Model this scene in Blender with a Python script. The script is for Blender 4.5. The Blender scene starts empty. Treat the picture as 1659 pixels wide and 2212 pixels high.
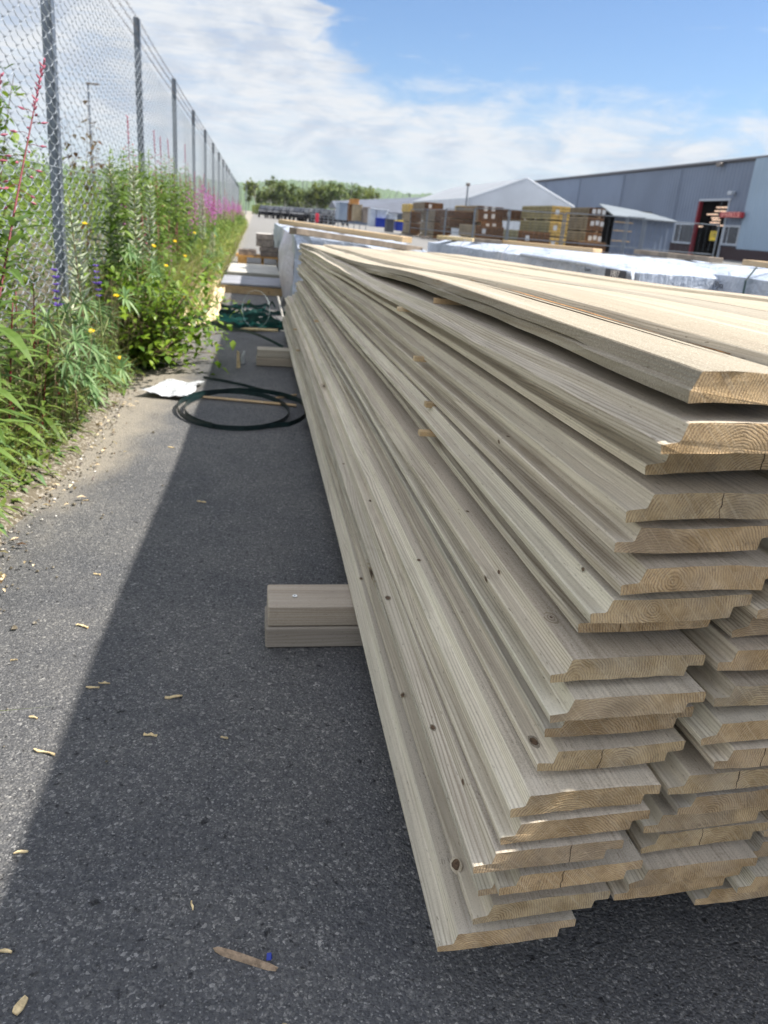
import bpy, math, random
import numpy as np
from mathutils import Vector, Matrix, noise as mn
R = math.radians
PI = math.pi
SC = bpy.context.scene
COL = SC.collection
rng = random.Random(11)
# ------------------------------------------------------------------ camera
H = 0.83                                   # camera height (m)
FPX, CX, CY = 1650., 829.5, 1106.           # solved on the photograph at 1659 x 2212
dn = np.array([-353., 4335., 1650.]); dn /= np.linalg.norm(dn)
fw = np.array([-279.5, -651., 1650.]); fw -= dn * fw.dot(dn); fw /= np.linalg.norm(fw)
rt = np.cross(dn, fw)
M3 = np.array([rt, fw, -dn])               # camera (right, down, forward) -> world
cam = bpy.data.cameras.new("camera")
cam.sensor_fit = 'VERTICAL'; cam.sensor_height = 36.0
cam.lens = 36.0 * FPX / 2212.0
cam.clip_start = 0.02; cam.clip_end = 6000
cam.dof.use_dof = True; cam.dof.focus_distance = 0.88; cam.dof.aperture_fstop = 9.5
co = bpy.data.objects.new("camera", cam); COL.objects.link(co)
Rm = Matrix(((M3[0, 0], -M3[0, 1], -M3[0, 2]), (M3[1, 0], -M3[1, 1], -M3[1, 2]), (M3[2, 0], -M3[2, 1], -M3[2, 2])))
co.matrix_world = Matrix.Translation((0, 0, H)) @ Rm.to_4x4()
SC.camera = co
def ray(u, v): return M3 @ np.array([(u - CX) / FPX, (v - CY) / FPX, 1.0])
def atz(u, v, z): w = ray(u, v); return Vector((0, 0, H)) + Vector(w * ((z - H) / w[2]))
def aty(u, v, y): w = ray(u, v); return Vector((0, 0, H)) + Vector(w * (y / w[1]))
def atx(u, v, x): w = ray(u, v); return Vector((0, 0, H)) + Vector(w * (x / w[0]))

SC.view_settings.view_transform = 'Standard'
SC.view_settings.look = 'None'
SC.view_settings.gamma = 1.0
SC.view_settings.exposure = 1.0
SC.cycles.use_denoising = True
SC.cycles.max_bounces = 8
SC.cycles.transparent_max_bounces = 8
# ------------------------------------------------------------------ sun
SUN_EL, SUN_AZ = 50.0, 94.0                 # azimuth clockwise from +Y (the stack's length)
sd = Vector((math.sin(R(SUN_AZ)) * math.cos(R(SUN_EL)), math.cos(R(SUN_AZ)) * math.cos(R(SUN_EL)), math.sin(R(SUN_EL))))
sl = bpy.data.lights.new("sun", 'SUN'); sl.energy = 4.9; sl.angle = R(1.1); sl.color = (1.0, 0.93, 0.82)
so = bpy.data.objects.new("sun", sl); COL.objects.link(so)
so.rotation_euler = sd.to_track_quat('Z', 'Y').to_euler()
# ------------------------------------------------------------------ node helper
class NT:
    def __init__(s, tree): s.t = tree; s.n = tree.nodes; s.l = tree.links
    def node(s, typ, ins=None, **kw):
        n = s.n.new(typ)
        for k, v in kw.items(): setattr(n, k, v)
        if ins:
            for k, v in ins.items(): s.set(n.inputs[k], v)
        return n
    def set(s, sock, v):
        if isinstance(v, bpy.types.NodeSocket): s.l.new(v, sock)
        else: sock.default_value = v
    def math(s, op, a, b=None, c=None, clamp=False):
        n = s.n.new('ShaderNodeMath'); n.operation = op; n.use_clamp = clamp
        s.set(n.inputs[0], a)
        if b is not None: s.set(n.inputs[1], b)
        if c is not None: s.set(n.inputs[2], c)
        return n.outputs[0]
    def vmath(s, op, a, b=None, sc=None):
        n = s.n.new('ShaderNodeVectorMath'); n.operation = op
        s.set(n.inputs[0], a)
        if b is not None: s.set(n.inputs[1], b)
        if sc is not None: s.set(n.inputs['Scale'], sc)
        return n.outputs['Value'] if op in ('LENGTH', 'DOT_PRODUCT', 'DISTANCE') else n.outputs[0]
    def noise(s, vec, scale, detail=3, rough=0.55, out=0, dist=0.0):
        n = s.node('ShaderNodeTexNoise', {'Vector': vec, 'Scale': scale, 'Detail': detail, 'Roughness': rough, 'Distortion': dist})
        return n.outputs[out]
    def voro(s, vec, scale, feature='F1', out='Distance', rand=1.0):
        n = s.n.new('ShaderNodeTexVoronoi'); n.feature = feature
        s.set(n.inputs['Vector'], vec); s.set(n.inputs['Scale'], scale); s.set(n.inputs['Randomness'], rand)
        return n.outputs[out]
    def mapr(s, v, a, b, c=0.0, d=1.0, smooth=True):
        n = s.n.new('ShaderNodeMapRange'); n.interpolation_type = 'SMOOTHSTEP' if smooth else 'LINEAR'
        for i, x in enumerate((v, a, b, c, d)): s.set(n.inputs[i], x)
        return n.outputs[0]
    def mix(s, f, a, b, mode='MIX'):
        n = s.n.new('ShaderNodeMix'); n.data_type = 'RGBA'; n.blend_type = mode; n.clamp_factor = True
        s.set(n.inputs[0], f)
        for k, v in ((6, a), (7, b)):
            if isinstance(v, tuple) and len(v) == 3: v = (*v, 1.0)
            s.set(n.inputs[k], v)
        return n.outputs[2]
    def ramp(s, f, stops, interp='LINEAR'):
        n = s.n.new('ShaderNodeValToRGB'); cr = n.color_ramp; cr.interpolation = interp
        while len(cr.elements) < len(stops): cr.elements.new(0.5)
        for e, (p, c) in zip(cr.elements, stops):
            e.position = p; e.color = (*c, 1.0) if len(c) == 3 else c
        s.set(n.inputs[0], f); return n.outputs[0]
    def scale(s, vec, sx, sy, sz): return s.vmath('MULTIPLY', vec, (sx, sy, sz))
    def bump(s, h, strength=0.3, dist=0.002):
        return s.node('ShaderNodeBump', {'Height': h, 'Strength': strength, 'Distance': dist}).outputs[0]
# ------------------------------------------------------------------ world
W = bpy.data.worlds.new("World"); SC.world = W; W.use_nodes = True
w = NT(W.node_tree); w.n.clear()
sky = w.node('ShaderNodeTexSky', sky_type='NISHITA', sun_disc=False, sun_elevation=R(SUN_EL), sun_rotation=R(SUN_AZ),
             altitude=50, air_density=1.0, dust_density=0.35, ozone_density=2.5).outputs[0]
tc = w.node('ShaderNodeTexCoord').outputs['Generated']
sp = w.node('ShaderNodeSeparateXYZ', {0: tc})
el = w.math('MULTIPLY', w.math('ARCSINE', sp.outputs[2]), 57.2958)
az = w.math('MULTIPLY', w.math('ARCTAN2', sp.outputs[0], sp.outputs[1]), 57.2958)
skv = w.node('ShaderNodeCombineXYZ', {0: w.math('MULTIPLY', az, 0.055), 1: w.math('MULTIPLY', el, 0.20), 2: 0.37}).outputs[0]
n1 = w.noise(w.scale(skv, 1.25, 0.85, 1.0), 3.2, 7, 0.60, dist=0.35)
n2 = w.noise(w.scale(skv, 1.0, 2.2, 1.0), 7.0, 5, 0.6, dist=0.5)
n3 = w.noise(skv, 1.6, 3, 0.5)
nn = w.math('ADD', w.math('MULTIPLY', w.math('SUBTRACT', n1, 0.5), 9.0), w.math('MULTIPLY', w.math('SUBTRACT', n3, 0.5), 4.0))
azw = w.math('ADD', az, w.math('MULTIPLY', w.math('SUBTRACT', n1, 0.5), 16.0))
azl = w.mapr(azw, -4.0, 7.5, 22.0, 0.0)                      # cloud deck reaches up on the left
top = w.math('ADD', w.math('ADD', 7.7, w.mapr(az, 2.0, 11.0, 1.4, 0.0)), azl)
edge = w.math('ADD', w.math('SUBTRACT', top, el), nn)
cov = w.mapr(edge, -1.6, 2.6)
thin = w.mapr(n2, 0.28, 0.60, 0.70, 1.0)
low = w.mapr(el, 0.5, 6.0, 0.55, 1.0)
cov = w.math('MULTIPLY', cov, w.math('MULTIPLY', thin, low))
hi = w.math('MULTIPLY', w.mapr(w.noise(w.scale(skv, 1.0, 1.4, 1.0), 4.5, 4, 0.5), 0.64, 0.8), 0.3)
cov = w.math('MAXIMUM', cov, hi)
cc = w.mix(w.mapr(n1, 0.34, 0.60), (4.0, 4.45, 5.2), (5.6, 5.8, 6.05))
# broken bright cloud added outside the view, above and behind, to lift the shade
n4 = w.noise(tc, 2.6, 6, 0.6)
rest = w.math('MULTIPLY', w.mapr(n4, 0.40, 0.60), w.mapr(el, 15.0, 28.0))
skyc = w.mix(1.0, sky, (0.78, 0.88, 1.02), 'MULTIPLY')
full = w.mix(cov, skyc, cc)
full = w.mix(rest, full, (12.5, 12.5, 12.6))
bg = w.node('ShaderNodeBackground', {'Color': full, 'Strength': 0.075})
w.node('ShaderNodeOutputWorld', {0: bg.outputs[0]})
# ------------------------------------------------------------------ materials
MATS = {}
def newmat(name):
    m = bpy.data.materials.new(name); m.use_nodes = True
    n = NT(m.node_tree); n.n.clear()
    return m, n
def finish(m, n, col, rough=0.7, metal=0.0, normal=None, spec=0.5, transl=None, alpha=None, emis=None):
    b = n.node('ShaderNodeBsdfPrincipled', {'Roughness': rough, 'Metallic': metal, 'Specular IOR Level': spec})
    n.set(b.inputs['Base Color'], (*col, 1.0) if isinstance(col, tuple) and len(col) == 3 else col)
    if normal is not None: n.set(b.inputs['Normal'], normal)
    if emis is not None:
        b.inputs['Emission Color'].default_value = (*emis[0], 1); b.inputs['Emission Strength'].default_value = emis[1]
    s = b.outputs[0]
    if transl is not None:
        t = n.node('ShaderNodeBsdfTranslucent', {'Color': col if not isinstance(col, tuple) else (*col, 1)})
        s = n.node('ShaderNodeMixShader', {0: transl, 1: s, 2: t.outputs[0]}).outputs[0]
    n.node('ShaderNodeOutputMaterial', {0: s})
    MATS[m.name] = m
    return m
def ocoord(n, jitter=True):
    c = n.node('ShaderNodeTexCoord').outputs['Object']
    r = n.node('ShaderNodeObjectInfo').outputs['Random']
    if jitter:
        v = n.node('ShaderNodeCombineXYZ', {0: n.math('MULTIPLY', r, 37.0), 1: n.math('MULTIPLY', r, 91.0), 2: n.math('MULTIPLY', r, 53.0)}).outputs[0]
        return n.vmath('ADD', c, v), c, r
    return c, c, r
def simple(name, col, rough=0.7, metal=0.0, var=0.12, sc=8.0, spec=0.4, bump=0.0, transl=None, objvar=0.0):
    m, n = newmat(name)
    v, c, r = ocoord(n)
    f = n.noise(v, sc, 4, 0.6)
    a = tuple(max(0, x * (1 - var)) for x in col); b = tuple(min(1, x * (1 + var)) for x in col)
    cc = n.mix(n.mapr(f, 0.3, 0.7), a, b)
    if objvar:
        cc = n.mix(1.0, cc, n.ramp(r, [(0, (1 - objvar,) * 3), (1, (1 + objvar, 1 + objvar, 1 + objvar * 0.6))]), 'MULTIPLY')
    nor = n.bump(n.noise(v, sc * 4, 4, 0.6), bump, 0.01) if bump else None
    return finish(m, n, cc, rough, metal, nor, spec, transl)

# --- planed / rough cladding timber, grain along local Y
def timber(name, tone_a, tone_b, fuzz, rough=0.85, green=0.5, streak=0.5, tv=1.0):
    m, n = newmat(name)
    v, c, r = ocoord(n)
    big = n.noise(n.scale(v, 7, 0.9, 7), 1.0, 3, 0.5)
    gr = n.noise(n.scale(v, 75, 1.3, 75), 1.0, 4, 0.6, dist=0.35)
    fine = n.noise(n.scale(v, 330, 5, 330), 1.0, 3, 0.6)
    spk = n.noise(v, 620, 2, 0.6)
    dirt = n.noise(n.scale(v, 22, 4, 22), 1.0, 5, 0.7)
    base = n.mix(n.mapr(big, 0.3, 0.7), tone_a, tone_b)
    base = n.mix(n.math('MULTIPLY', n.mapr(gr, 0.40, 0.72), streak), base, tuple(x * 0.62 for x in tone_b))
    mid = n.noise(n.scale(v, 170, 1.1, 170), 1.0, 4, 0.65, dist=0.2)
    base = n.mix(n.math('MULTIPLY', n.mapr(mid, 0.52, 0.68), streak * 0.8), base, (0.30, 0.25, 0.19))
    sg = n.node('ShaderNodeSeparateXYZ', {0: v})
    wq = n.math('ADD', n.math('MULTIPLY', n.noise(n.scale(v, 9, 0.55, 9), 1.0, 3, 0.5), 0.085), n.math('MULTIPLY', n.noise(n.scale(v, 60, 6, 60), 1.0, 2, 0.5), 0.003))
    q_ = n.math('ADD', n.math('ADD', n.math('MULTIPLY', sg.outputs[0], 0.75), n.math('MULTIPLY', sg.outputs[2], 1.0)), wq)
    ln = n.math('POWER', n.math('MULTIPLY_ADD', n.math('SINE', n.math('MULTIPLY', q_, 2 * PI / 0.0042)), 0.5, 0.5), 2.5)
    lmask = n.mapr(n.noise(n.scale(v, 14, 1.4, 14), 1.0, 3, 0.6), 0.38, 0.62)
    base = n.mix(n.math('MULTIPLY', n.math('MULTIPLY', ln, lmask), min(0.75, streak * 1.25)), base, (0.31, 0.265, 0.205))
    fleck = n.noise(n.scale(v, 420, 60, 420), 1.0, 2, 0.6)
    base = n.mix(n.math('MULTIPLY', n.mapr(fleck, 0.64, 0.74), 0.65), base, (0.16, 0.13, 0.10))
    base = n.mix(n.math('MULTIPLY', n.mapr(fine, 0.48, 0.74), 0.40), base, (0.30, 0.25, 0.20))
    base = n.mix(n.math('MULTIPLY', n.mapr(n.noise(n.scale(v, 5, 1.7, 5), 1.0, 2, 0.5), 0.45, 0.7), green), base, (0.40, 0.44, 0.33))
    base = n.mix(n.math('MULTIPLY', n.mapr(spk, 0.5, 0.72), fuzz), base, (0.70, 0.66, 0.58))
    base = n.mix(n.math('MULTIPLY', n.mapr(spk, 0.5, 0.30), fuzz * 0.9), base, (0.22, 0.19, 0.15))
    base = n.mix(n.math('MULTIPLY', n.mapr(dirt, 0.58, 0.78), 0.55), base, (0.25, 0.22, 0.17))
    stain = n.noise(n.scale(v, 16, 2.2, 16), 1.0, 5, 0.65, dist=0.8)
    base = n.mix(n.math('MULTIPLY', n.mapr(stain, 0.55, 0.72), 0.42 * tv), base, (0.38, 0.345, 0.30))
    pale = n.noise(n.scale(v, 30, 0.8, 30), 1.0, 3, 0.5)
    base = n.mix(n.math('MULTIPLY', n.mapr(pale, 0.55, 0.75), 0.35), base, (0.68, 0.63, 0.53))
    # knots
    kv = n.scale(v, 6.5, 1.5, 6.5)
    kd = n.voro(kv, 1.0); kc = n.node('ShaderNodeSeparateXYZ', {0: n.voro(kv, 1.0, out='Color')}).outputs[0]
    on = n.mapr(kc, 0.55, 0.60)
    ring = n.mapr(kd, 0.13, 0.05)
    core = n.mapr(kd, 0.045, 0.02)
    rw = n.math('MULTIPLY_ADD', n.math('SINE', n.math('MULTIPLY', kd, 210.0)), 0.25, 0.45)
    base = n.mix(n.math('MULTIPLY', n.math('MULTIPLY', ring, on), rw), base, (0.27, 0.20, 0.12))
    base = n.mix(n.math('MULTIPLY', core, on), base, (0.07, 0.045, 0.03))
    tint = n.ramp(r, [(p, tuple(1 + (x - 1) * tv for x in c_)) for p, c_ in [(0.0, (0.70, 0.70, 0.70)), (0.2, (1.0, 0.97, 0.92)), (0.35, (1.08, 1.03, 0.97)), (0.5, (0.78, 0.76, 0.73)), (0.65, (0.97, 0.98, 0.94)), (0.8, (1.12, 1.09, 1.04)), (1.0, (0.78, 0.75, 0.70))]])
    base = n.mix(1.0, base, tint, 'MULTIPLY')
    h = n.math('ADD', n.math('MULTIPLY', fine, 0.6), n.math('ADD', n.math('MULTIPLY', gr, 0.5), n.math('MULTIPLY', spk, fuzz * 1.6)))
    return finish(m, n, base, rough, 0, n.bump(h, 0.55, 0.0012), 0.25)
timber('timber_face', (0.58, 0.525, 0.45), (0.67, 0.61, 0.525), 0.42, 0.9, 0.05, 0.36)
timber('timber_edge', (0.64, 0.595, 0.505), (0.75, 0.70, 0.595), 0.20, 0.75, 0.10, 0.58)
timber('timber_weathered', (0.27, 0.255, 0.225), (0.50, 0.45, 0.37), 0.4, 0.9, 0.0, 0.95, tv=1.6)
timber('timber_top', (0.315, 0.29, 0.235), (0.385, 0.35, 0.28), 0.5, 0.9, 0.0, 0.7, tv=0.7)  # same wood in a darker tone, offsetting direct sun on the top layer
def endgrain(name, a, b, ringmm=3.0):
    m, n = newmat(name)
    v, c, r = ocoord(n)
    r2 = n.math('FRACT', n.math('MULTIPLY', r, 7.31)); r3 = n.math('FRACT', n.math('MULTIPLY', r, 13.7))
    ctr = n.node('ShaderNodeCombineXYZ', {0: n.math('MULTIPLY_ADD', r2, 0.12, 0.02), 1: 0.0, 2: n.math('MULTIPLY_ADD', r3, -0.05, 0.012)}).outputs[0]
    cxz = n.scale(c, 1, 0, 1)
    wob = n.math('MULTIPLY', n.math('SUBTRACT', n.noise(v, 38, 4, 0.6), 0.5), 0.011)
    d = n.math('ADD', n.vmath('LENGTH', n.vmath('SUBTRACT', cxz, ctr)), wob)
    wv = n.math('MULTIPLY_ADD', n.math('SINE', n.math('MULTIPLY', d, 2 * PI / (ringmm * 0.001))), 0.5, 0.5)
    wv = n.math('POWER', wv, 2.2)
    big = n.noise(v, 28, 3, 0.6); spk = n.noise(v, 800, 2, 0.7); st = n.noise(n.scale(v, 420, 30, 150), 1.0, 2, 0.6)
    col = n.mix(n.mapr(big, 0.3, 0.7), a, b)
    col = n.mix(n.math('MULTIPLY', wv, n.mapr(n.noise(v, 60, 2, 0.5), 0.3, 0.7, 0.3, 0.8)), col, (0.17, 0.11, 0.06))
    col = n.mix(n.math('MULTIPLY', n.mapr(st, 0.55, 0.8), 0.35), col, (0.20, 0.14, 0.08))
    col = n.mix(n.math('MULTIPLY', n.mapr(spk, 0.60, 0.74), 0.75), col, (0.62, 0.53, 0.38))
    grey = n.mapr(n.noise(v, 11, 3, 0.6), 0.42, 0.66)
    col = n.mix(n.math('MULTIPLY', grey, 0.55), col, n.mix(0.55, col, (0.32, 0.30, 0.27)))
    col = n.mix(n.math('MULTIPLY', n.mapr(n.noise(v, 70, 4, 0.7), 0.56, 0.72), 0.5), col, (0.15, 0.115, 0.08))
    saw = n.noise(n.vmath('MULTIPLY', n.vmath('ADD', v, n.scale(n.node('ShaderNodeCombineXYZ', {0: n.node('ShaderNodeSeparateXYZ', {0: v}).outputs[2]}).outputs[0], 0.9, 0, 0)), (520, 20, 26)), 1.0, 2, 0.5)
    col = n.mix(n.math('MULTIPLY', n.mapr(saw, 0.52, 0.70), 0.35), col, (0.60, 0.50, 0.36))
    sx = n.node('ShaderNodeSeparateXYZ', {0: c})
    cr = n.math('ABSOLUTE', n.math('ADD', n.math('SUBTRACT', sx.outputs[0], n.math('MULTIPLY_ADD', r3, 0.08, 0.04)), n.math('MULTIPLY', n.math('SUBTRACT', n.noise(v, 90, 2, 0.5), 0.5), 0.007)))
    crm = n.math('MULTIPLY', n.mapr(cr, 0.0009, 0.0002), n.math('GREATER_THAN', r2, 0.58))
    col = n.mix(crm, col, (0.04, 0.022, 0.01))
    col = n.mix(1.0, col, n.ramp(r, [(0, (0.82, 0.8, 0.78)), (0.5, (1.05, 1.0, 0.94)), (1, (0.92, 0.95, 0.95))]), 'MULTIPLY')
    h = n.math('ADD', n.math('MULTIPLY', wv, -0.4), n.math('MULTIPLY', spk, 1.0))
    return finish(m, n, col, 0.85, 0, n.bump(h, 0.8, 0.0014), 0.3)
endgrain('timber_end', (0.34, 0.24, 0.125), (0.57, 0.425, 0.25), 2.7)
timber('old_timber', (0.40, 0.36, 0.315), (0.49, 0.44, 0.385), 0.2, 0.85, 0.0, 0.75)
timber('fresh_timber', (0.50, 0.36, 0.20), (0.58, 0.43, 0.26), 0.1, 0.8, 0.0, 0.5)
simple('splinter_wood', (0.34, 0.25, 0.17), 0.85, var=0.35, sc=120, bump=0.5)
simple('bark', (0.42, 0.21, 0.07), 0.9, var=0.55, sc=60, bump=0.8)

# --- asphalt
m, n = newmat('asphalt')
v = n.node('ShaderNodeTexCoord').outputs['Object']
sx = n.node('ShaderNodeSeparateXYZ', {0: v})
dist = n.noise(v, 60, 2, 0.5, out=1)
vd = n.vmath('ADD', v, n.vmath('SCALE', n.vmath('SUBTRACT', dist, (0.5, 0.5, 0.5)), sc=0.006))
c1 = n.node('ShaderNodeSeparateXYZ', {0: n.voro(vd, 225, out='Color')})
d1 = n.voro(vd, 225); e1 = n.voro(vd, 430, out='Color')
c2 = n.node('ShaderNodeSeparateXYZ', {0: e1})
pit = n.noise(v, 150, 4, 0.65); crev = n.noise(vd, 62, 3, 0.6); pat = n.noise(v, 1.3, 5, 0.6); pat2 = n.noise(v, 9, 4, 0.6)
e2 = n.node('ShaderNodeSeparateXYZ', {0: n.voro(v, 520, out='Color')})
col = n.ramp(c1.outputs[0], [(0.0, (0.055, 0.057, 0.063)), (0.60, (0.098, 0.099, 0.104)), (0.86, (0.14, 0.139, 0.138)), (0.95, (0.22, 0.215, 0.205)), (0.985, (0.38, 0.37, 0.35)), (1.0, (0.62, 0.60, 0.57))])
colf = n.ramp(c2.outputs[1], [(0.0, (0.055, 0.057, 0.064)), (0.7, (0.095, 0.096, 0.100)), (0.91, (0.17, 0.167, 0.163)), (1.0, (0.40, 0.39, 0.38))])
col = n.mix(0.5, col, colf); col = n.mix(0.22, col, (0.098, 0.099, 0.103))
col = n.mix(n.mapr(e2.outputs[0], 0.955, 0.985, 0.0, 0.5), col, (0.45, 0.44, 0.42))
col = n.mix(n.mapr(crev, 0.40, 0.27), col, (0.022, 0.022, 0.025))
col = n.mix(n.math('MULTIPLY', n.mapr(pit, 0.45, 0.3), 0.7), col, (0.03, 0.03, 0.033))
grime = n.mix(n.mapr(n.math('ADD', pat, n.math('MULTIPLY', pat2, 0.3)), 0.45, 0.85), (0.76, 0.785, 0.83), (1.20, 1.19, 1.16))
col = n.mix(1.0, col, grime, 'MULTIPLY')
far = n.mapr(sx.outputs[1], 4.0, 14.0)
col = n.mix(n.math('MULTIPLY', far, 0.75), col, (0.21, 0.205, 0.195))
# sand and dust trodden along the verge
dn1 = n.noise(n.scale(v, 1.0, 0.45, 1.0), 3.2, 6, 0.65)
dw = n.math('ADD', n.math('ADD', n.math('MULTIPLY', sx.outputs[0], -3.6), n.math('MULTIPLY', n.math('SUBTRACT', dn1, 0.5), 2.2)), n.mapr(sx.outputs[1], 1.6, 3.4, -1.0, 0.15))
dust = n.mapr(dw, 0.95, 1.85)
dfine = n.mapr(n.noise(v, 160, 4, 0.7), 0.25, 0.7, 0.35, 1.0)
sand = n.mix(n.noise(v, 40, 5, 0.7), (0.20, 0.175, 0.14), (0.42, 0.38, 0.31))
col = n.mix(n.math('MULTIPLY', dust, dfine), col, sand)
h = n.math('ADD', n.math('MULTIPLY', n.mapr(d1, 0.0, 0.7, 1.0, 0.0, False), 0.7), n.math('ADD', n.math('MULTIPLY', n.mapr(pit, 0.3, 0.6), 0.6), n.math('MULTIPLY', n.mapr(crev, 0.27, 0.42), 0.9)))
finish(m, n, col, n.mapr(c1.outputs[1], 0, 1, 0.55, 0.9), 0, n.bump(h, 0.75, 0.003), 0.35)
# --- verge soil
m, n = newmat('soil')
v = n.node('ShaderNodeTexCoord').outputs['Object']
cs = n.node('ShaderNodeSeparateXYZ', {0: n.voro(v, 130, out='Color')}).outputs[0]
col = n.mix(n.noise(v, 12, 5, 0.7), (0.07, 0.06, 0.04), (0.19, 0.165, 0.125))
col = n.mix(n.math('MULTIPLY', n.mapr(cs, 0.5, 1.0), 0.6), col, (0.45, 0.42, 0.37))
finish(m, n, col, 0.95, 0, n.bump(n.math('ADD', n.noise(v, 70, 5, 0.7), n.voro(v, 60)), 0.8, 0.012), 0.2)
# --- greens
def leafmat(name, a, b, transl=0.35, rough=0.5, sc=25.0, spec=0.45):
    m, n = newmat(name)
    v, c, r = ocoord(n)
    f = n.noise(v, sc, 3, 0.6)
    g = n.node('ShaderNodeNewGeometry').outputs['Random Per Island']
    k = n.math('ADD', n.math('MULTIPLY', f, 0.55), n.math('MULTIPLY', g, 0.5))
    cc = n.mix(n.mapr(k, 0.25, 0.8), a, b)
    cc = n.mix(1.0, cc, n.ramp(r, [(0, (0.85, 0.9, 0.9)), (1, (1.15, 1.08, 0.95))]), 'MULTIPLY')
    return finish(m, n, cc, rough, 0, None, spec, transl)
leafmat('fireweed_leaf', (0.08, 0.15, 0.026), (0.195, 0.29, 0.065))
leafmat('birch_leaf', (0.075, 0.16, 0.012), (0.24, 0.34, 0.03), 0.35, 0.35)
leafmat('lupin_leaf', (0.09, 0.19, 0.07), (0.21, 0.33, 0.15), 0.3)
leafmat('lupin_pod', (0.30, 0.36, 0.25), (0.47, 0.52, 0.39), 0.15, 0.6)
leafmat('grass_blade', (0.13, 0.19, 0.025), (0.32, 0.35, 0.08), 0.35)
leafmat('grass_seed', (0.22, 0.20, 0.11), (0.34, 0.27, 0.17), 0.3)
leafmat('weed_leaf', (0.085, 0.145, 0.028), (0.21, 0.275, 0.07), 0.35)
leafmat('brown_leaf', (0.10, 0.05, 0.02), (0.16, 0.12, 0.04), 0.3)
leafmat('tree_leaf', (0.055, 0.095, 0.018), (0.19, 0.235, 0.05), 0.3, 0.6, 0.15)
leafmat('hill_forest', (0.035, 0.075, 0.030), (0.075, 0.125, 0.050), 0.0, 0.9, 0.03)
simple('stem_red', (0.13, 0.010, 0.02), 0.5, var=0.25, sc=30)
simple('stem_green', (0.16, 0.20, 0.07), 0.6, var=0.2, sc=30)
simple('stem_brown', (0.17, 0.115, 0.07), 0.8, var=0.3, sc=60)
simple('bud_pink', (0.42, 0.12, 0.18), 0.5, var=0.3, sc=90, transl=0.2)
simple('petal_magenta', (0.50, 0.15, 0.46), 0.5, var=0.2, sc=60, transl=0.35)
simple('petal_violet', (0.20, 0.12, 0.52), 0.5, var=0.3, sc=60, transl=0.3)
simple('petal_yellow', (0.85, 0.60, 0.005), 0.5, var=0.15, sc=60, transl=0.25)
simple('petal_mauve', (0.42, 0.26, 0.38), 0.6, var=0.2, sc=60, transl=0.2)
# --- metal, plastic, cloth
simple('galvanised', (0.17, 0.195, 0.23), 0.5, 0.75, 0.25, 25, 0.5, 0.05)
simple('wire', (0.30, 0.335, 0.38), 0.5, 0.15, 0.15, 40)
simple('barb', (0.22, 0.20, 0.19), 0.6, 0.6, 0.2, 40)
simple('strap_green', (0.006, 0.045, 0.042), 0.28, 0.0, 0.35, 30, 0.6)
simple('strap_black', (0.008, 0.024, 0.026), 0.3, 0.0, 0.3, 30, 0.6)
simple('strap_clear', (0.45, 0.52, 0.52), 0.2, 0.0, 0.1, 30, 0.6)
simple('steel', (0.6, 0.62, 0.62), 0.3, 0.9, 0.15, 60)
simple('paper_tan', (0.62, 0.50, 0.33), 0.85, 0, 0.15, 6, 0.2, 0.3)
simple('plastic_white', (0.42, 0.44, 0.47), 0.4, 0, 0.10, 20, 0.4, 0.6)
simple('chip_wood', (0.62, 0.49, 0.30), 0.85, 0, 0.3, 90, 0.2, 0.3, objvar=0.25)
simple('blue_plastic', (0.012, 0.035, 0.30), 0.35, 0, 0.1, 20)
simple('ink', (0.05, 0.055, 0.07), 0.7, 0, 0.1, 20)
def wrapmat(name, a, b):
    m, n = newmat(name)
    v, c, r = ocoord(n)
    f = n.noise(n.scale(v, 1, 1, 0.6), 3.2, 5, 0.6, dist=1.2)
    g = n.noise(v, 11, 5, 0.6, dist=1.5)
    cc = n.mix(n.mapr(f, 0.3, 0.7), a, b)
    return finish(m, n, cc, 0.42, 0, n.bump(n.math('ADD', f, n.math('MULTIPLY', g, 0.5)), 0.75, 0.06), 0.45)
wrapmat('wrap_white', (0.34, 0.395, 0.49), (0.46, 0.515, 0.61))
wrapmat('wrap_lilac', (0.46, 0.45, 0.56), (0.62, 0.63, 0.74))
# --- far things
simple('cladding_grey', (0.15, 0.192, 0.275), 0.55, 0.0, 0.08, 0.3)
simple('cladding_light', (0.27, 0.37, 0.49), 0.5, 0.0, 0.05, 0.3)
simple('roof_trim', (0.09, 0.095, 0.11), 0.6)
simple('plinth_dark', (0.035, 0.018, 0.024), 0.6)
simple('frame_red', (0.20, 0.008, 0.02), 0.5)
simple('sign_red', (0.38, 0.035, 0.045), 0.5)
simple('sign_letter', (0.85, 0.40, 0.36), 0.5)
simple('sign_yellow', (0.75, 0.55, 0.03), 0.5)
simple('dark_inside', (0.012, 0.011, 0.012), 0.9)  # near-black colour standing in for shade in the doorway, shed and pack gaps
simple('glass_dark', (0.03, 0.035, 0.045), 0.08, 0, 0.3, 1.0, 0.8)
simple('frame_pale', (0.42, 0.47, 0.55), 0.5)
simple('tent_white', (0.60, 0.64, 0.70), 0.55, 0, 0.05, 0.4, 0.3, 0.15, transl=0.55)
simple('shed_wall', (0.12, 0.155, 0.225), 0.6, 0, 0.1, 1)
simple('shed_roof', (0.17, 0.195, 0.215), 0.5, 0, 0.08, 0.6)
simple('roof_dark', (0.10, 0.115, 0.15), 0.6, 0, 0.1, 0.5)
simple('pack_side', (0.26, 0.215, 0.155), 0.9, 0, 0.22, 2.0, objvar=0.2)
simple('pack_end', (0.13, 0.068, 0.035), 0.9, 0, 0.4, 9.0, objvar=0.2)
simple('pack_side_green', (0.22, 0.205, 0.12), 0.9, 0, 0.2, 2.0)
simple('pack_end_gold', (0.46, 0.31, 0.10), 0.9, 0, 0.35, 9.0)
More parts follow.
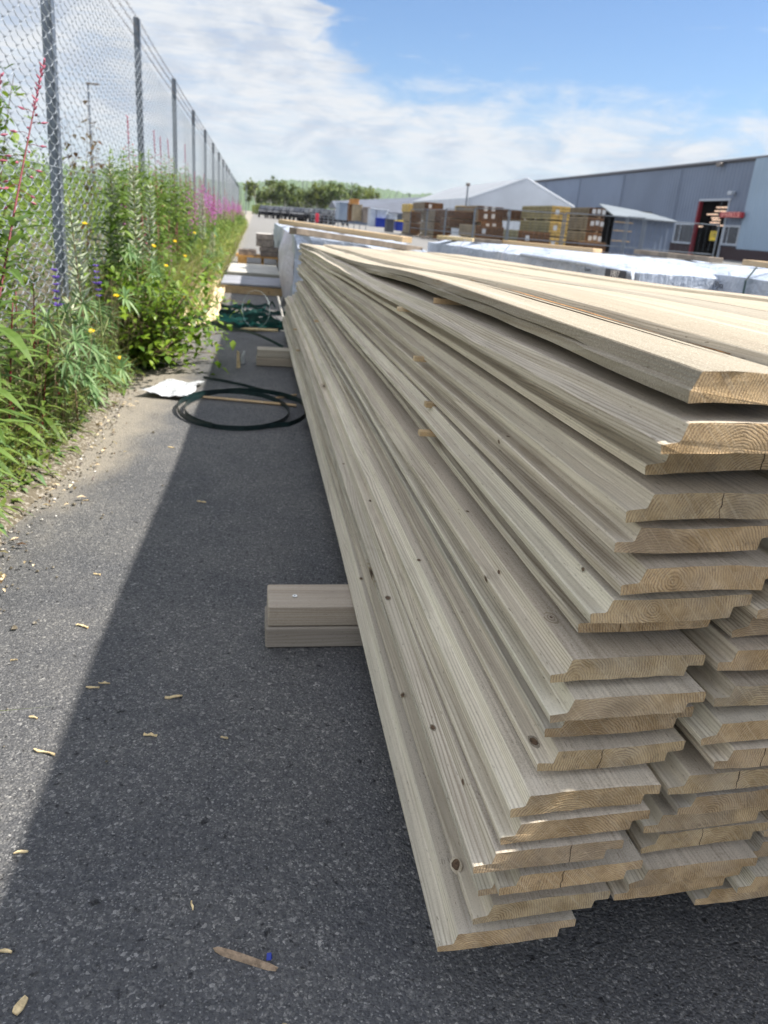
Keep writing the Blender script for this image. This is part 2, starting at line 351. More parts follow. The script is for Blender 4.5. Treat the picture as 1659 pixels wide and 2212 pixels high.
simple('pack_top', (0.55, 0.40, 0.22), 0.9, 0, 0.25, 3.0)
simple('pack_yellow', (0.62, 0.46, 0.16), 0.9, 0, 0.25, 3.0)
simple('stone_block', (0.23, 0.20, 0.185), 0.9, 0, 0.3, 14, 0.2, 0.4, objvar=0.15)
simple('grey_beam', (0.20, 0.165, 0.13), 0.85, 0, 0.3, 9)
simple('stone_top', (0.72, 0.70, 0.68), 0.8, 0, 0.1, 14)
simple('pallet_wood', (0.50, 0.28, 0.09), 0.8, 0, 0.3, 12)
simple('panel_grey', (0.42, 0.41, 0.38), 0.8, 0, 0.12, 5)
simple('panel_slate', (0.26, 0.27, 0.31), 0.7, 0, 0.15, 5)
simple('car_dark', (0.014, 0.016, 0.022), 0.25, 0.2, 0.2, 1, 0.6)
simple('car_glass', (0.05, 0.055, 0.065), 0.15, 0, 0.1, 1, 0.8)
simple('rubber', (0.012, 0.012, 0.013), 0.8)
simple('red_box', (0.55, 0.03, 0.06), 0.5)
simple('container_blue', (0.24, 0.31, 0.42), 0.6, 0, 0.1, 1)
simple('birch_bark', (0.70, 0.68, 0.62), 0.8, 0, 0.3, 3)
m, n = newmat('tube_lamp'); finish(m, n, (0.9, 0.8, 0.7), 0.5, emis=((1.0, 0.70, 0.52), 0.55))
# ------------------------------------------------------------------ mesh helper
class MB:
    def __init__(s): s.v = []; s.f = []; s.m = []; s.ms = []
    def mat(s, name):
        if name not in s.ms: s.ms.append(name)
        return s.ms.index(name)
    def face(s, idx, mi): s.f.append(idx); s.m.append(mi)
    def poly(s, pts, mat):
        b = len(s.v); s.v.extend([tuple(p) for p in pts]); s.face(tuple(range(b, b + len(pts))), s.mat(mat))
    def box(s, c, size, mat, rot=None, top=None, end=None, bev=0.0):
        hx, hy, hz = size[0] / 2, size[1] / 2, size[2] / 2
        mi = s.mat(mat); b = len(s.v)
        if bev > 0:
            k = bev
            pts = []
            for z, ins in ((-hz, k), (-hz + k, 0), (hz - k, 0), (hz, k)):
                ax, ay = hx - ins, hy - ins
                pts += [(-ax + (k if not ins else 0), -ay, z), (ax - (k if not ins else 0), -ay, z), (ax, -ay + (k if not ins else 0), z), (ax, ay - (k if not ins else 0), z),
                        (ax - (k if not ins else 0), ay, z), (-ax + (k if not ins else 0), ay, z), (-ax, ay - (k if not ins else 0), z), (-ax, -ay + (k if not ins else 0), z)]
            fs = [tuple(range(7, -1, -1)), tuple(range(24, 32))]
            for r in range(3):
                for i in range(8): fs.append((r * 8 + i, r * 8 + (i + 1) % 8, r * 8 + 8 + (i + 1) % 8, r * 8 + 8 + i))
        else:
            pts = [(-hx, -hy, -hz), (hx, -hy, -hz), (hx, hy, -hz), (-hx, hy, -hz), (-hx, -hy, hz), (hx, -hy, hz), (hx, hy, hz), (-hx, hy, hz)]
            fs = [(3, 2, 1, 0), (4, 5, 6, 7), (0, 1, 5, 4), (1, 2, 6, 5), (2, 3, 7, 6), (3, 0, 4, 7)]
        for p in pts:
            p = Vector(p)
            if rot is not None: p = rot @ p
            s.v.append((p.x + c[0], p.y + c[1], p.z + c[2]))
        for i, f in enumerate(fs):
            mm = mi
            if top and i == 1: mm = s.mat(top)
            if end and i == 2 and not bev: mm = s.mat(end)
            s.face(tuple(b + k for k in f), mm)
    def tube(s, path, r, mat, n=5, cap=True):
        mi = s.mat(mat); path = [Vector(p) for p in path]; b = len(s.v); k = len(path)
        up = Vector((0, 0, 1))
        for i, p in enumerate(path):
            d = (path[min(i + 1, k - 1)] - path[max(i - 1, 0)])
            if d.length < 1e-9: d = Vector((0, 0, 1))
            d.normalize()
            a = d.cross(up if abs(d.z) < 0.9 else Vector((1, 0, 0))).normalized(); e = d.cross(a)
            rr = r[i] if isinstance(r, (list, tuple)) else r
            for j in range(n):
                t = 2 * PI * j / n
                q = p + a * (math.cos(t) * rr) + e * (math.sin(t) * rr); s.v.append(tuple(q))
        for i in range(k - 1):
            for j in range(n):
                j2 = (j + 1) % n
                s.face((b + i * n + j, b + i * n + j2, b + (i + 1) * n + j2, b + (i + 1) * n + j), mi)
        if cap:
            s.face(tuple(b + j for j in range(n - 1, -1, -1)), mi); s.face(tuple(b + (k - 1) * n + j for j in range(n)), mi)
    def ribbon(s, path, wvec, mat):
        mi = s.mat(mat); b = len(s.v)
        for p, wv in zip(path, wvec):
            s.v.append(tuple(Vector(p) - Vector(wv))); s.v.append(tuple(Vector(p) + Vector(wv)))
        for i in range(len(path) - 1):
            s.face((b + 2 * i, b + 2 * i + 1, b + 2 * i + 3, b + 2 * i + 2), mi)
    def leaf(s, base, d, L, wd, mat, droop=0.3, up=Vector((0, 0, 1)), fold=0.25, seg=3, shape=0):
        """lanceolate (shape 0) or ovate (1) blade with a fold along the midrib"""
        d = Vector(d).normalized(); side = d.cross(up)
        if side.length < 1e-4: side = Vector((1, 0, 0))
        side.normalize(); nrm = side.cross(d).normalized()
        mi = s.mat(mat); b = len(s.v); base = Vector(base)
        prof = [0.25, 0.95, 0.8, 0.0] if shape == 0 else [0.15, 1.0, 0.62, 0.0]
        if seg == 2: prof = [0.3, 1.0, 0.0]
        if seg == 4: prof = [0.25, 0.85, 1.0, 0.6, 0.0]
        for i in range(seg + 1):
            t = i / seg
            p = base + d * (L * t) - Vector((0, 0, 1)) * (droop * L * t * t)
            ww = wd * prof[i] * 0.5
            lift = nrm * (fold * ww)
            s.v.append(tuple(p - side * ww + lift)); s.v.append(tuple(p)); s.v.append(tuple(p + side * ww + lift))
        for i in range(seg):
            a = b + 3 * i
            s.face((a, a + 1, a + 4, a + 3), mi); s.face((a + 1, a + 2, a + 5, a + 4), mi)
    def build(s, name, parent=None, loc=None, smooth=False, link=True):
        me = bpy.data.meshes.new(name); me.from_pydata(s.v, [], s.f)
        for mname in s.ms: me.materials.append(MATS[mname])
        me.polygons.foreach_set('material_index', s.m)
        if smooth: me.polygons.foreach_set('use_smooth', [True] * len(s.f))
        me.update()
        o = bpy.data.objects.new(name, me)
        if link: COL.objects.link(o)
        if parent is not None: o.parent = parent
        if loc is not None: o.location = loc
        return o
def tag(o, label=None, cat=None, group=None, kind=None):
    if label: o['label'] = label
    if cat: o['category'] = cat
    if group: o['group'] = group
    if kind: o['kind'] = kind
    return o
def thing(name, label, cat, loc=(0, 0, 0), group=None, rz=0.0):
    o = bpy.data.objects.new(name, None); o.empty_display_size = 0.1
    COL.objects.link(o); o.location = loc; o.rotation_euler = (0, 0, rz)
    return tag(o, label, cat, group)
def dup(root, loc=None, rz=None, scale=None, label=None, group=None):
    r = root.copy(); COL.objects.link(r)
    if loc is not None: r.location = loc
    if rz is not None: r.rotation_euler = (0, 0, rz)
    if scale is not None: r.scale = (scale,) * 3
    if label: r['label'] = label
    if group: r['group'] = group
    for ch in list(root.children):
        c = ch.copy(); COL.objects.link(c); c.parent = r
        for g in list(ch.children):
            d = g.copy(); COL.objects.link(d); d.parent = c
    return r
def ordinal(i): return ['zeroth', 'first', 'second', 'third', 'fourth', 'fifth', 'sixth', 'seventh', 'eighth', 'ninth', 'tenth', 'eleventh', 'twelfth', 'thirteenth', 'fourteenth', 'fifteenth', 'sixteenth', 'seventeenth', 'eighteenth', 'nineteenth', 'twentieth'][i]

# ================================================================== SETTING
g = MB(); g.poly([(-2500, -60, 0), (2500, -60, 0), (2500, 4200, 0), (-2500, 4200, 0)], 'asphalt')
tag(g.build('ground'), kind='structure')
# verge: low uneven strip of soil and gravel beside the asphalt
g = MB(); mi = g.mat('soil'); NX = 14; ys = [0.2]
while ys[-1] < 80: ys.append(ys[-1] + max(0.06, ys[-1] * 0.02))
for j, y in enumerate(ys):
    ex = -0.60 + 0.05 * mn.noise((y * 2.1, 0.3, 0)) + 0.025 * mn.noise((y * 9, 4, 0))
    for i in range(NX + 1):
        t = i / NX
        x = ex - t * t * 3.4
        z = 0.004 + 0.05 * min(1, t * 3) + 0.02 * t * (1 + mn.noise((x * 6, y * 6, 1)))
        if i == 0: z = 0.001
        g.v.append((x, y, z))
for j in range(len(ys) - 1):
    for i in range(NX):
        a = j * (NX + 1) + i; g.face((a, a + NX + 1, a + NX + 2, a + 1), mi)
tag(g.build('verge', smooth=True), kind='structure')
# distant wooded hills
g = MB(); mi = g.mat('hill_forest'); NA, NR = 460, 10
for i in range(NA + 1):
    a = R(-22 + 60 * i / NA)
    e = 0.033 + 0.008 * mn.noise((math.degrees(a) * 0.10, 2.2, 0)) + 0.004 * mn.noise((math.degrees(a) * 0.35, 5, 0))
    deg = math.degrees(a)
    e += 0.010 * math.exp(-((deg - 5.0) / 4.0) ** 2) - 0.002 * max(0, min(1, (deg - 14) / 8))
    for j in range(NR + 1):
        t = j / NR
        rr = 900 + 700 * t
        z = e * 1600 * (t ** 0.8) + (5.5 * mn.noise((deg * 9, t * 30, 0)) + 4 * mn.noise((deg * 24, t * 50, 3))) * min(1, t * 4)
        g.v.append((math.sin(a) * rr, math.cos(a) * rr, z - 3))
for i in range(NA):
    for j in range(NR):
        b = i * (NR + 1) + j; g.face((b, b + 1, b + NR + 2, b + NR + 1), mi)
tag(g.build('wooded_hills'), kind='structure')

# ================================================================== TIMBER STACK
BW, BT = 0.160, 0.023
PX = [None, None, (1425, 978.6), (1393, 1014), (1351, 1118.5), (1324, 1192.6), (1339, 1280), (1271.6, 1347.7), (1246, 1369.6), (1186, 1473.5),
      (1186, 1559), (1173, 1596), (1157.7, 1666.3), (1100.7, 1760.5), (1078.8, 1824), (1019.6, 1892), (1076, 1931.7), (1030.3, 1940), (1019, 1998.6), (943.4, 2056)]
def layer_near(i):
    D = 0.142 + (i - 2) * 0.0346
    return atz(PX[i][0], PX[i][1], H - D)
def layer_far(i):
    t = (i - 2) / 17.0
    D = 0.215 + t * 0.515
    r = random.Random(i * 7)
    step = 0.0 if i < 9 else (-0.03 if i < 14 else -0.055)
    return Vector((0.318 + step - t * 0.055 + r.uniform(-0.008, 0.008), 5.72 + r.uniform(-0.09, 0.10) - (0.45 if 8 < i < 14 else 0) - (0.0 if i < 14 else 0.05), H - D))
def board_mesh(seed, L, waney=False, mats=('timber_face', 'timber_edge', 'timber_end'), shear=0.06, bow=None, nseg=44, wave=0.0022, chips=0.0022):
    r = random.Random(seed)
    T, Wd = BT, BW
    lip = 0.0160 + r.uniform(-0.0015, 0.002); lh = 0.0102 + r.uniform(-0.001, 0.001); tg = 0.018; th = 0.0118
    if waney: lip = 0.004
    # profile counter-clockwise seen from the near end, with the face index that follows each point
    NB_, NT_ = 9, 9
    prof = [(0.0012 + (Wd - tg - 0.0022) * k / NB_, 0.0) for k in range(NB_ + 1)]; mm = [0] * NB_ + [1]
    prof += [(Wd - tg, T - th - 0.001), (Wd - tg + 0.0015, T - th), (Wd - 0.001, T - th), (Wd, T - th + 0.001), (Wd, T - 0.0015)]; mm += [1] * 5
    i_top = len(prof)
    prof += [(Wd - 0.0015 + (lip + 0.0050 - Wd + 0.0015) * k / NT_, T) for k in range(NT_ + 1)]; mm += [0] * NT_ + [1]
    i_lip = len(prof)
    prof += [(lip + 0.0038, T - 0.0010), (lip + 0.0006, lh + 0.0010), (lip - 0.0012, lh), (0.0014, lh - 0.0006), (0.0, lh - 0.002)]; mm += [1] * 5
    g = MB(); mis = [g.mat(k) for k in mats]; n = len(prof)
    ph = [r.uniform(0, 6.28) for _ in range(6)]
    ang0 = r.uniform(-0.01, 0.01)
    ysegs = [0.0, 0.003] + [0.003 + (L - 0.006) * ((k / nseg) ** 1.35) for k in range(1, nseg)] + [L - 0.003, L]
    for y in ysegs:
        zo = wave * (math.sin(y * 1.9 + ph[0]) + 0.6 * math.sin(y * 4.3 + ph[1]))
        xo = 0.003 * math.sin(y * 1.1 + ph[2]) * min(1, y)
        if bow: bz, bx = bow(y); zo += bz; xo += bx
        tw = ang0 * math.sin(y * 0.9 + ph[3])
        for q, (x, z) in enumerate(prof):
            dx = dz = 0.0
            if q > i_lip:
                nz = mn.noise((y * 14, seed * 1.7, q * 0.2))
                dz = -max(0, nz - 0.15) * chips * 2
                dx = chips * 0.5 * mn.noise((y * 6 + q, seed, 1.0))
                if q == 0 or q >= i_lip + 3: dx += max(0, mn.noise((y * 3.1, seed * 3.3, 7)) - 0.42) * 0.02
            if waney and (q > i_lip or q == 0):
                wn = mn.noise((y * 2.6, 3.7, 0.5)) + 0.4 * mn.noise((y * 7, 1.7, 0.5))
                dx += max(0.0, 0.3 + wn) * (0.017 if q >= i_lip + 2 or q == 0 else 0.004) + 0.003 * mn.noise((y * 9, 2, q * .1))
                dz += (0.004 * max(0, wn) if q > i_lip else 0)
            cup = 0.0032 * ((x / Wd - 0.5) ** 2) * 4 * math.sin(ph[4])
            yy = y + shear * x if y < 0.01 else y
            if y < 0.01: yy += r.uniform(-0.0005, 0.0006); dz += r.uniform(-0.0004, 0.0003) + 0.0005 * mn.noise((x * 60, seed, 0))
            g.v.append((x + dx + xo, yy, z + dz + zo + cup + tw * (x - Wd / 2)))
    for k in range(len(ysegs) - 1):
        for q in range(n):
            q2 = (q + 1) % n
            g.face((k * n + q, (k + 1) * n + q, (k + 1) * n + q2, k * n + q2), mis[mm[q]])
    # ends: strips between lower and upper outline so nothing folds
    def cap(b, flip):
        L_ = i_lip - 1
        polys = [tuple(range(0, NB_ + 1)) + tuple(range(i_lip + 1, n)), (NB_, NB_ + 1, NB_ + 2) + tuple(range(i_top, i_lip + 2)), tuple(range(NB_ + 2, i_top + 1))]
        for p in polys:
            p = tuple(b + k for k in p)
            g.face(p if not flip else p[::-1], mis[2])
    cap(0, False); cap((len(ysegs) - 1) * n, True)   # seen from outside at both ends
    return g
def orient(o, p0, p1, roll=0.0):
    y = (p1 - p0).normalized(); x = y.cross(Vector((0, 0, 1))).normalized(); z = x.cross(y)
    mt = Matrix((x, y, z)).transposed().to_4x4()
    o.matrix_world = Matrix.Translation(p0) @ mt @ Matrix.Rotation(roll, 4, 'Y')
LAB = {2: 'topmost left cladding board under the waney one, long sunlit step on its edge', 3: 'left cladding board tucked deep under the upper step, end tilted down right',
       4: 'left cladding board lying just below the tilted one, dark shadowed face', 5: 'left cladding board, fifth from top, with small dark knot marks on its rebate',
       6: 'left cladding board, sixth from top, pale slanted knot in its end', 7: 'left cladding board, seventh from top, highest whose right tongue shows complete',
       8: 'thin looking left cladding board squeezed below the seventh one', 9: 'left cladding board with a round ringed knot near its end, wide bare face showing',
       10: 'left cladding board with an end split wandering up onto its top face', 11: 'left cladding board peeping out directly under the split one',
       12: 'left cladding board, twelfth from top, with strong growth arches on its end', 13: 'left cladding board with a broad sunlit patch along its front edge',
       14: 'left cladding board with its right tongue splintered, below the sunlit one', 15: 'left cladding board low in the stack with a sunlit strip and grooved rebate',
       16: 'recessed left cladding board below the grooved one, wide crack in its end', 17: 'left cladding board with a rusty brown thin end strip, third from bottom',
       18: 'second lowest left cladding board, set back over the bottom one', 19: 'lowest and leftmost cladding board, end nearest the asphalt'}
GB = 'silvery cladding boards in the front stack'
near = {}; far_ = {}; BOARD = {}
for i in range(2, 20):
    p0, p1 = layer_near(i), layer_far(i); near[i] = p0; far_[i] = p1
    o = board_mesh(100 + i, (p1 - p0).length, nseg=56).build('cladding_board')
    orient(o, p0, p1, {3: -0.035, 9: 0.012, 12: 0.008}.get(i, rng.uniform(-0.006, 0.006)))
    BOARD[i] = o; tag(o, LAB[i], 'board', GB)
# further columns share a few board meshes
VAR = []
for k in range(6):
    o = board_mesh(300 + k, 5.2, nseg=20).build('cladding_board', link=False); VAR.append(o)
C2 = {7: 'with a pale whitish lip end', 8: 'small and dark under the pale lipped one', 9: 'with a wide top face and sharp rebate', 10: 'with a torn fibre scar on its end',
      11: 'with a rounded lip and a pinkish knot', 12: 'with a clean sawn step in its rebate', 13: 'with a vertical crack through round rings', 14: 'with a smooth wide end below the cracked one',
      15: 'with its growth rings arching like a rainbow', 16: 'with a bowed underside and tongue at right', 17: 'with its bare top face widest near the asphalt', 18: 'lowest, with shadow over the asphalt below it'}
COL2 = {7: (0.456, 0.553), 8: (0.463, 0.587), 9: (0.446, 0.573), 10: (0.448, 0.567), 11: (0.439, 0.559), 12: (0.459, 0.557), 13: (0.423, 0.567), 14: (0.444, 0.572), 15: (0.419, 0.584), 16: (0.427, 0.591), 17: (0.414, 0.578), 18: (0.407, 0.589)}
for i in range(2, 20):
    for c in range(1, 8):
        if i == 19 and c > 0: rec = 0.16 + 0.05 * c
        else: rec = 0.0
        r = random.Random(i * 31 + c)
        dx = 0.163 * c + r.uniform(-0.004, 0.004)
        p0 = near[i] + Vector((dx, rec + 0.012 * c + (r.uniform(-0.004, 0.004) if i in (2, 6, 10, 13, 15) else 0.012 + r.uniform(-0.006, 0.020)) + (0.02 if i in (8, 11) else 0), r.uniform(-0.0025, 0.003)))
        if i in COL2:
            p0.x = COL2[i][0] + (c - 1) * 0.162 + (r.uniform(-0.012, 0.012) if c > 1 else 0); p0.y = COL2[i][1] + (c - 1) * 0.012 + (r.uniform(-0.012, 0.022) if c > 1 else 0)
            if i == 18 and c == 2: p0.x, p0.y = 0.558, 0.586
        if i == 19 and c == 2: p0.x, p0.y = 0.524, 0.605
        p0.y -= 0.11 if c >= 3 else (0.06 if c == 2 and i <= 12 else 0.0)  # out-of-view columns pulled nearer so they shade the ground in front
        p0.z -= 0.003 * (c - 1) * (1 - (i - 2) / 17.0)
        p1 = far_[i] + Vector((0.150 * c, r.uniform(-0.1, 0.1), r.uniform(-0.002, 0.002)))
        if i < 6 and c == 1: p0.y += 0.01
        k = r.randrange(6)
        o = bpy.data.objects.new('cladding_board', VAR[k].data); COL.objects.link(o)
        orient(o, p0, p1, r.uniform(-0.004, 0.004))
        o.scale = (1, (p1 - p0).length / 5.2, 1)
        if c == 1 and i in C2:
            tag(o, 'cladding board of the second column, ' + C2[i], 'board', GB)
        elif c == 1:
            tag(o, 'cladding board hidden in the stack, in the second column under the top layer', 'board', 'hidden boards of the second column')
        elif c == 2 and i >= 15:
            tag(o, 'cladding board end at the right picture edge, %s row above asphalt' % ordinal(20 - i), 'board', GB)
        else:
            tag(o, 'cladding board inside the stack behind the front columns', 'board', 'inner boards of the front stack')
# top layer: the waney board and its neighbours
def bowA(y): return (0.016 * math.exp(-((y - 0.9) / 0.8) ** 2) - 0.004 * math.exp(-((y - 2.6) / 0.7) ** 2), 0.012 * math.sin(y * 0.62))
TOPL = ['front waney edged top board with dark weathered side, bowing upward', 'pale sunlit top board beside the waney one, second from left', 'pale sunlit top board, third from left',
        'pale sunlit top board, fourth from left', 'pale sunlit top board, fifth from left', 'pale sunlit top board just left of the wide dark groove', 'pale sunlit top board right of the wide dark groove',
        'rightmost pale sunlit top board beside the wrapped packs']
TX0 = [0.307, 0.401, 0.552, 0.702, 0.851, 1.000, 1.160, 1.312]; TX1 = [0.318, 0.470, 0.622, 0.770, 0.918, 1.066, 1.220, 1.368]
TD0 = [0.107, 0.104, 0.112, 0.115, 0.118, 0.121, 0.117, 0.125]
for k in range(8):
    p0 = Vector((TX0[k], 0.500 + 0.008 * k + (0.012 if k else 0), H - TD0[k]))
    p1 = Vector((TX1[k], 5.80 + (k % 3) * 0.03, H - 0.212 + (0.004 if k in (1, 6) else 0)))
    if k == 0: BW = 0.116
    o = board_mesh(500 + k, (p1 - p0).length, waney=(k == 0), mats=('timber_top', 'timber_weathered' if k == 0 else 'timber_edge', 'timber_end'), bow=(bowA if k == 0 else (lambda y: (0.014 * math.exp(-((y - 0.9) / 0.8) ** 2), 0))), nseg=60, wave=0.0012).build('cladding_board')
    BW = 0.160
    orient(o, p0, p1, 0.045 if k == 0 else 0.0)
    tag(o, TOPL[k], 'board', 'pale boards of the top layer')
    if k == 0:
        g = MB()
        path = []; wv = []
        for t in range(26):
            y = 0.10 + t * 0.034
            hw = 0.0075 * math.sin(PI * (t + 0.4) / 26) + 0.002 * mn.noise((y * 20, 1, 1))
            path.append((0.088 + 0.004 * mn.noise((y * 8, 0, 0)) + 0.02 * (0.4 - y) * 0.5 + bowA(y)[1], y, BT + 0.0012 + bowA(y)[0])); wv.append((max(0.001, hw), 0, -0.0006))
        g.ribbon(path, wv, 'bark')
        tag(g.build('bark_edge', o), 'orange brown strip of bark left on the board')
simple('knot_heart', (0.12, 0.075, 0.045), 0.7, var=0.4, sc=200, bump=0.5)
KN = [(1190, 1335, 9.5, 'round ringed knot'), (1153, 1602, 5.2, 'dark oval knot'), (1078, 1236, 3.2, 'small dark knot beside the rebate'), (1050, 1251, 3.6, 'small dark knot on the lip'), (985, 1868, 6.5, 'dark split knot'),
      (935, 1572, 3.6, None), (870, 1502, 4.2, None), (838, 1292, 5.0, None), (1097, 943, 2.4, None), (1078, 954, 3.0, None), (700, 693, 6.0, None), (716, 668, 6.0, None), (655, 880, 5.0, None), (800, 1082, 3.6, None), (742, 1002, 3.6, None),
      (1010, 1105, 2.6, None), (905, 1210, 3.2, None), (1260, 1230, 2.4, None), (780, 1250, 4.2, None), (1000, 1690, 3.4, None)]
bpy.context.view_layer.update(); dg_ = bpy.context.evaluated_depsgraph_get()
for u, v, rad, lab in KN:
    hit, loc, nrm, _i, ob, _m = SC.ray_cast(dg_, Vector((0, 0, H)), Vector(ray(u, v)).normalized())
    if hit and nrm.dot(Vector(ray(u, v))) > 0: nrm = -nrm
    if not hit or not ob.name.startswith('cladding_board'): continue
    ob = bpy.data.objects[ob.name]; rad *= 0.001
    g = MB(); n_ = 12; rr = random.Random(int(u))
    def disc(r_, zz, mat): g.poly([(r_ * math.cos(q * 2 * PI / n_) * 0.75 * rr.uniform(.85, 1.1), r_ * 1.3 * math.sin(q * 2 * PI / n_) * rr.uniform(.85, 1.1), zz) for q in range(n_)], mat)
    if rad > 0.009:
        for q in range(4): disc(rad * (1 - q * 0.2), 0.0002 + 0.00015 * q, 'timber_face' if q % 2 else 'timber_weathered')
        disc(rad * 0.22, 0.0009, 'knot_heart')
    else:
        disc(rad * 1.5, 0.0002, 'timber_weathered'); disc(rad, 0.0004, 'knot_heart')
    o = g.build('knot', ob)
    yl = ob.matrix_world.to_3x3() @ Vector((0, 1, 0)); zl = nrm.normalized(); xl = yl.cross(zl).normalized(); yl = zl.cross(xl)
    o.matrix_parent_inverse = ob.matrix_world.inverted()
    o.matrix_basis = Matrix.Translation(loc) @ Matrix((xl, yl, zl)).transposed().to_4x4()
    if lab: o['label'] = lab
# drying laths between layers
def lath(i, F, name_label, stick=0.010, wd=0.016):
    t = (F - near[i].y) / (far_[i].y - near[i].y)
    p = near[i].lerp(far_[i], t)
    tu = (F - near[i - 1].y) / (far_[i - 1].y - near[i - 1].y); pu = near[i - 1].lerp(far_[i - 1], tu)
    z0 = p.z + BT + 0.001; hh = max(0.006, pu.z - z0 - 0.001)
    g = MB(); x0 = min(pu.x, p.x + 0.028) - stick
    g.box((x0 + 0.55, F, z0 + hh / 2), (1.1, wd, hh), 'fresh_timber', bev=0.0008)
    tag(g.build('drying_lath'), name_label, 'lath', 'thin laths between the board layers')
lath(5, 1.36, 'uppermost lath end in the row of three sticking out mid-stack', 0.016)
lath(7, 1.29, 'middle lath end of the three sticking out mid-stack', 0.012)
lath(8, 1.22, 'lowest lath end of the three sticking out mid-stack', 0.016)
lath(3, 1.55, 'small dark lath end high up under the sunlit step', 0.012)
lath(15, 4.2, 'upper lath end showing near the far bottom of the stack', 0.014, 0.022)
lath(17, 3.9, 'lower lath end showing near the far bottom of the stack', 0.014, 0.022)
lath(10, 3.3, 'lath end showing at middle height near the far end', 0.014, 0.02)
g = MB(); p = near[2].lerp(far_[2], 0.165); g.box((p.x + 0.09, p.y + 0.0, p.z + BT + 0.006), (0.14, 0.022, 0.009), 'fresh_timber', rot=Matrix.Rotation(R(-14), 3, 'Z'))
tag(g.build('drying_lath'), 'splintered flat lath end lying under the waney top board', 'lath', 'thin laths between the board layers')
# skids
def skid(x0, y, dep, labels):
    for k in range(2):
        g = MB(); hh = 0.0475
        g.box((0, 0.62, hh / 2), (dep, 1.24, hh - 0.001), 'old_timber', bev=0.003)
        o = g.build('timber_bearer')
        o.location = (x0 + (0.004 if k else 0.0), y + (0.003 if k else 0), 0.001 + k * 0.0478)
        o.rotation_euler = (0, 0, -PI / 2)
        tag(o, labels[k], 'bearer', 'timber bearers under the front stack')
        yield o
sk = list(skid(0.034, 1.416, 0.100, ['lower grey bearer lying on asphalt at the near side', 'upper grey bearer with a screw in its top, near side']))
list(skid(0.022, 4.50, 0.10, ['lower grey bearer on asphalt under the far end', 'upper grey bearer under the far end']))
g = MB(); g.tube([(0, 0, 0), (0, 0, 0.0016)], 0.0052, 'steel', 12); g.tube([(0, 0, 0.0010), (0, 0, 0.0019)], 0.0016, 'ink', 8)
s_ = g.build('screw', sk[1]); s_.location = (0.008, 0.055, 0.0476)

# ================================================================== SMALL THINGS ON THE ASPHALT
CHIP = [(200, 1484, 30, 'slightly crooked wood chip in the middle left, beside a thinner sliver'), (375, 1505, 40, 'pale straight sliver in the shade, mid picture'),
        (325, 1587, 32, 'pale sliver lower left inside the shadow'), (485, 1593, 18, 'short whitish chip left of the stack'), (415, 1955, 22, 'small upright pale chip in the dark asphalt'),
        (95, 1625, 55, 'long thin white fibre near the shadow edge'), (72, 1549, 20, 'short pale chip on the sunlit edge'), (178, 1352, 32, 'forked chip on the shadow border'),
        (210, 1240, 16, 'white chip in the sunlit strip'), (435, 1083, 24, 'flat chip near the black strap loop'), (45, 2172, 36, 'broad yellowish shaving at bottom left'),
        (8, 2055, 32, 'split chip cut by the left edge'), (45, 1840, 28, 'pale chip on the lower left asphalt'), (30, 1425, 14, 'tiny white chip at the left'),
        (185, 1080, 14, 'beige crumb on the sunlit asphalt'), (370, 966, 16, 'white crumb near the shadow tip'), (470, 745, 26, 'twin sliver beyond the loop'),
        (620, 2215, 20, 'beige chip at the very bottom'), (225, 1475, 26, 'thin sliver lying across the crooked chip')]
for u, v, L, lab in CHIP:
    p = atz(u, v, 0.003); d = (p - Vector((0, 0, H))).length
    Lm = L * d / FPX * 0.85; r = random.Random(int(u * 3 + v))
    g = MB(); nP = 5; path = []; wv = []
    wd = Lm * (0.05 if 'thin' in lab or 'fibre' in lab else 0.095); a = r.uniform(-0.5, 0.25)
    if 'broad' in lab: wd = Lm * 0.25; a = 1.1
    if 'upright' in lab: a = 1.75
    for k in range(nP):
        t = k / (nP - 1) - 0.5
        path.append((t * Lm, 0.12 * Lm * math.sin(t * 3 + r.random() * 2) * 0.5, 0.003 + r.uniform(0, 0.0016))); wv.append((0.1 * wd, wd * (0.55 + 0.4 * math.cos(t * 2.6) + r.uniform(-.15, .15)), r.uniform(-0.001, 0.001)))
    g.ribbon(path, wv, 'chip_wood'); g.ribbon([(q[0], q[1], q[2] - 0.0022) for q in path][::-1], wv[::-1], 'chip_wood')
    for sgn in (0, 1):
        for k in range(nP - 1):
            b = 2 * k + sgn; c_ = 2 * nP + 2 * (nP - 1 - k) + (sgn)
            g.face((b, b + 2, c_ - 2, c_), g.mat('chip_wood'))
    o = g.build('wood_chip', loc=(p.x, p.y, 0)); o.rotation_euler = (0, 0, a)
    tag(o, lab + ' on asphalt', 'wood chip', 'wood chips on the asphalt')
# the long splinter
a_, b_ = atz(466, 2048, 0.004), atz(598, 2090, 0.004)
g = MB(); dv = (b_ - a_); Ls = dv.length; ang = math.atan2(dv.y, dv.x)
pts = []
for k in range(9):
    t = k / 8; hw = 0.0027 * (1 - max(0, (t - 0.86) / 0.14) ** 1.2 * 0.92); hh = 0.0055
    if k == 0: hw *= 0.75
    pts.append((t * Ls, hw, hh + 0.001 * math.sin(t * 5)))
for x, hw, hh in pts: g.v += [(x, -hw - (0.002 if x else 0), 0.0005), (x, hw, 0.0005), (x + 0.002, hw * 0.8, hh), (x - 0.003, -hw * 0.8, hh * 0.9)]
mi = g.mat('splinter_wood')
for k in range(8):
    for q in range(4): g.face((k * 4 + q, k * 4 + 4 + q, k * 4 + 4 + (q + 1) % 4, k * 4 + (q + 1) % 4), mi)
g.face((3, 2, 1, 0), mi); g.face((32, 33, 34, 35), mi)
for i_, p in enumerate(g.v): g.v[i_] = (-p[1], p[0], p[2])
o = g.build('wood_splinter', loc=a_); o.location.z = 0; o.rotation_euler = (0, 0, ang - PI / 2)
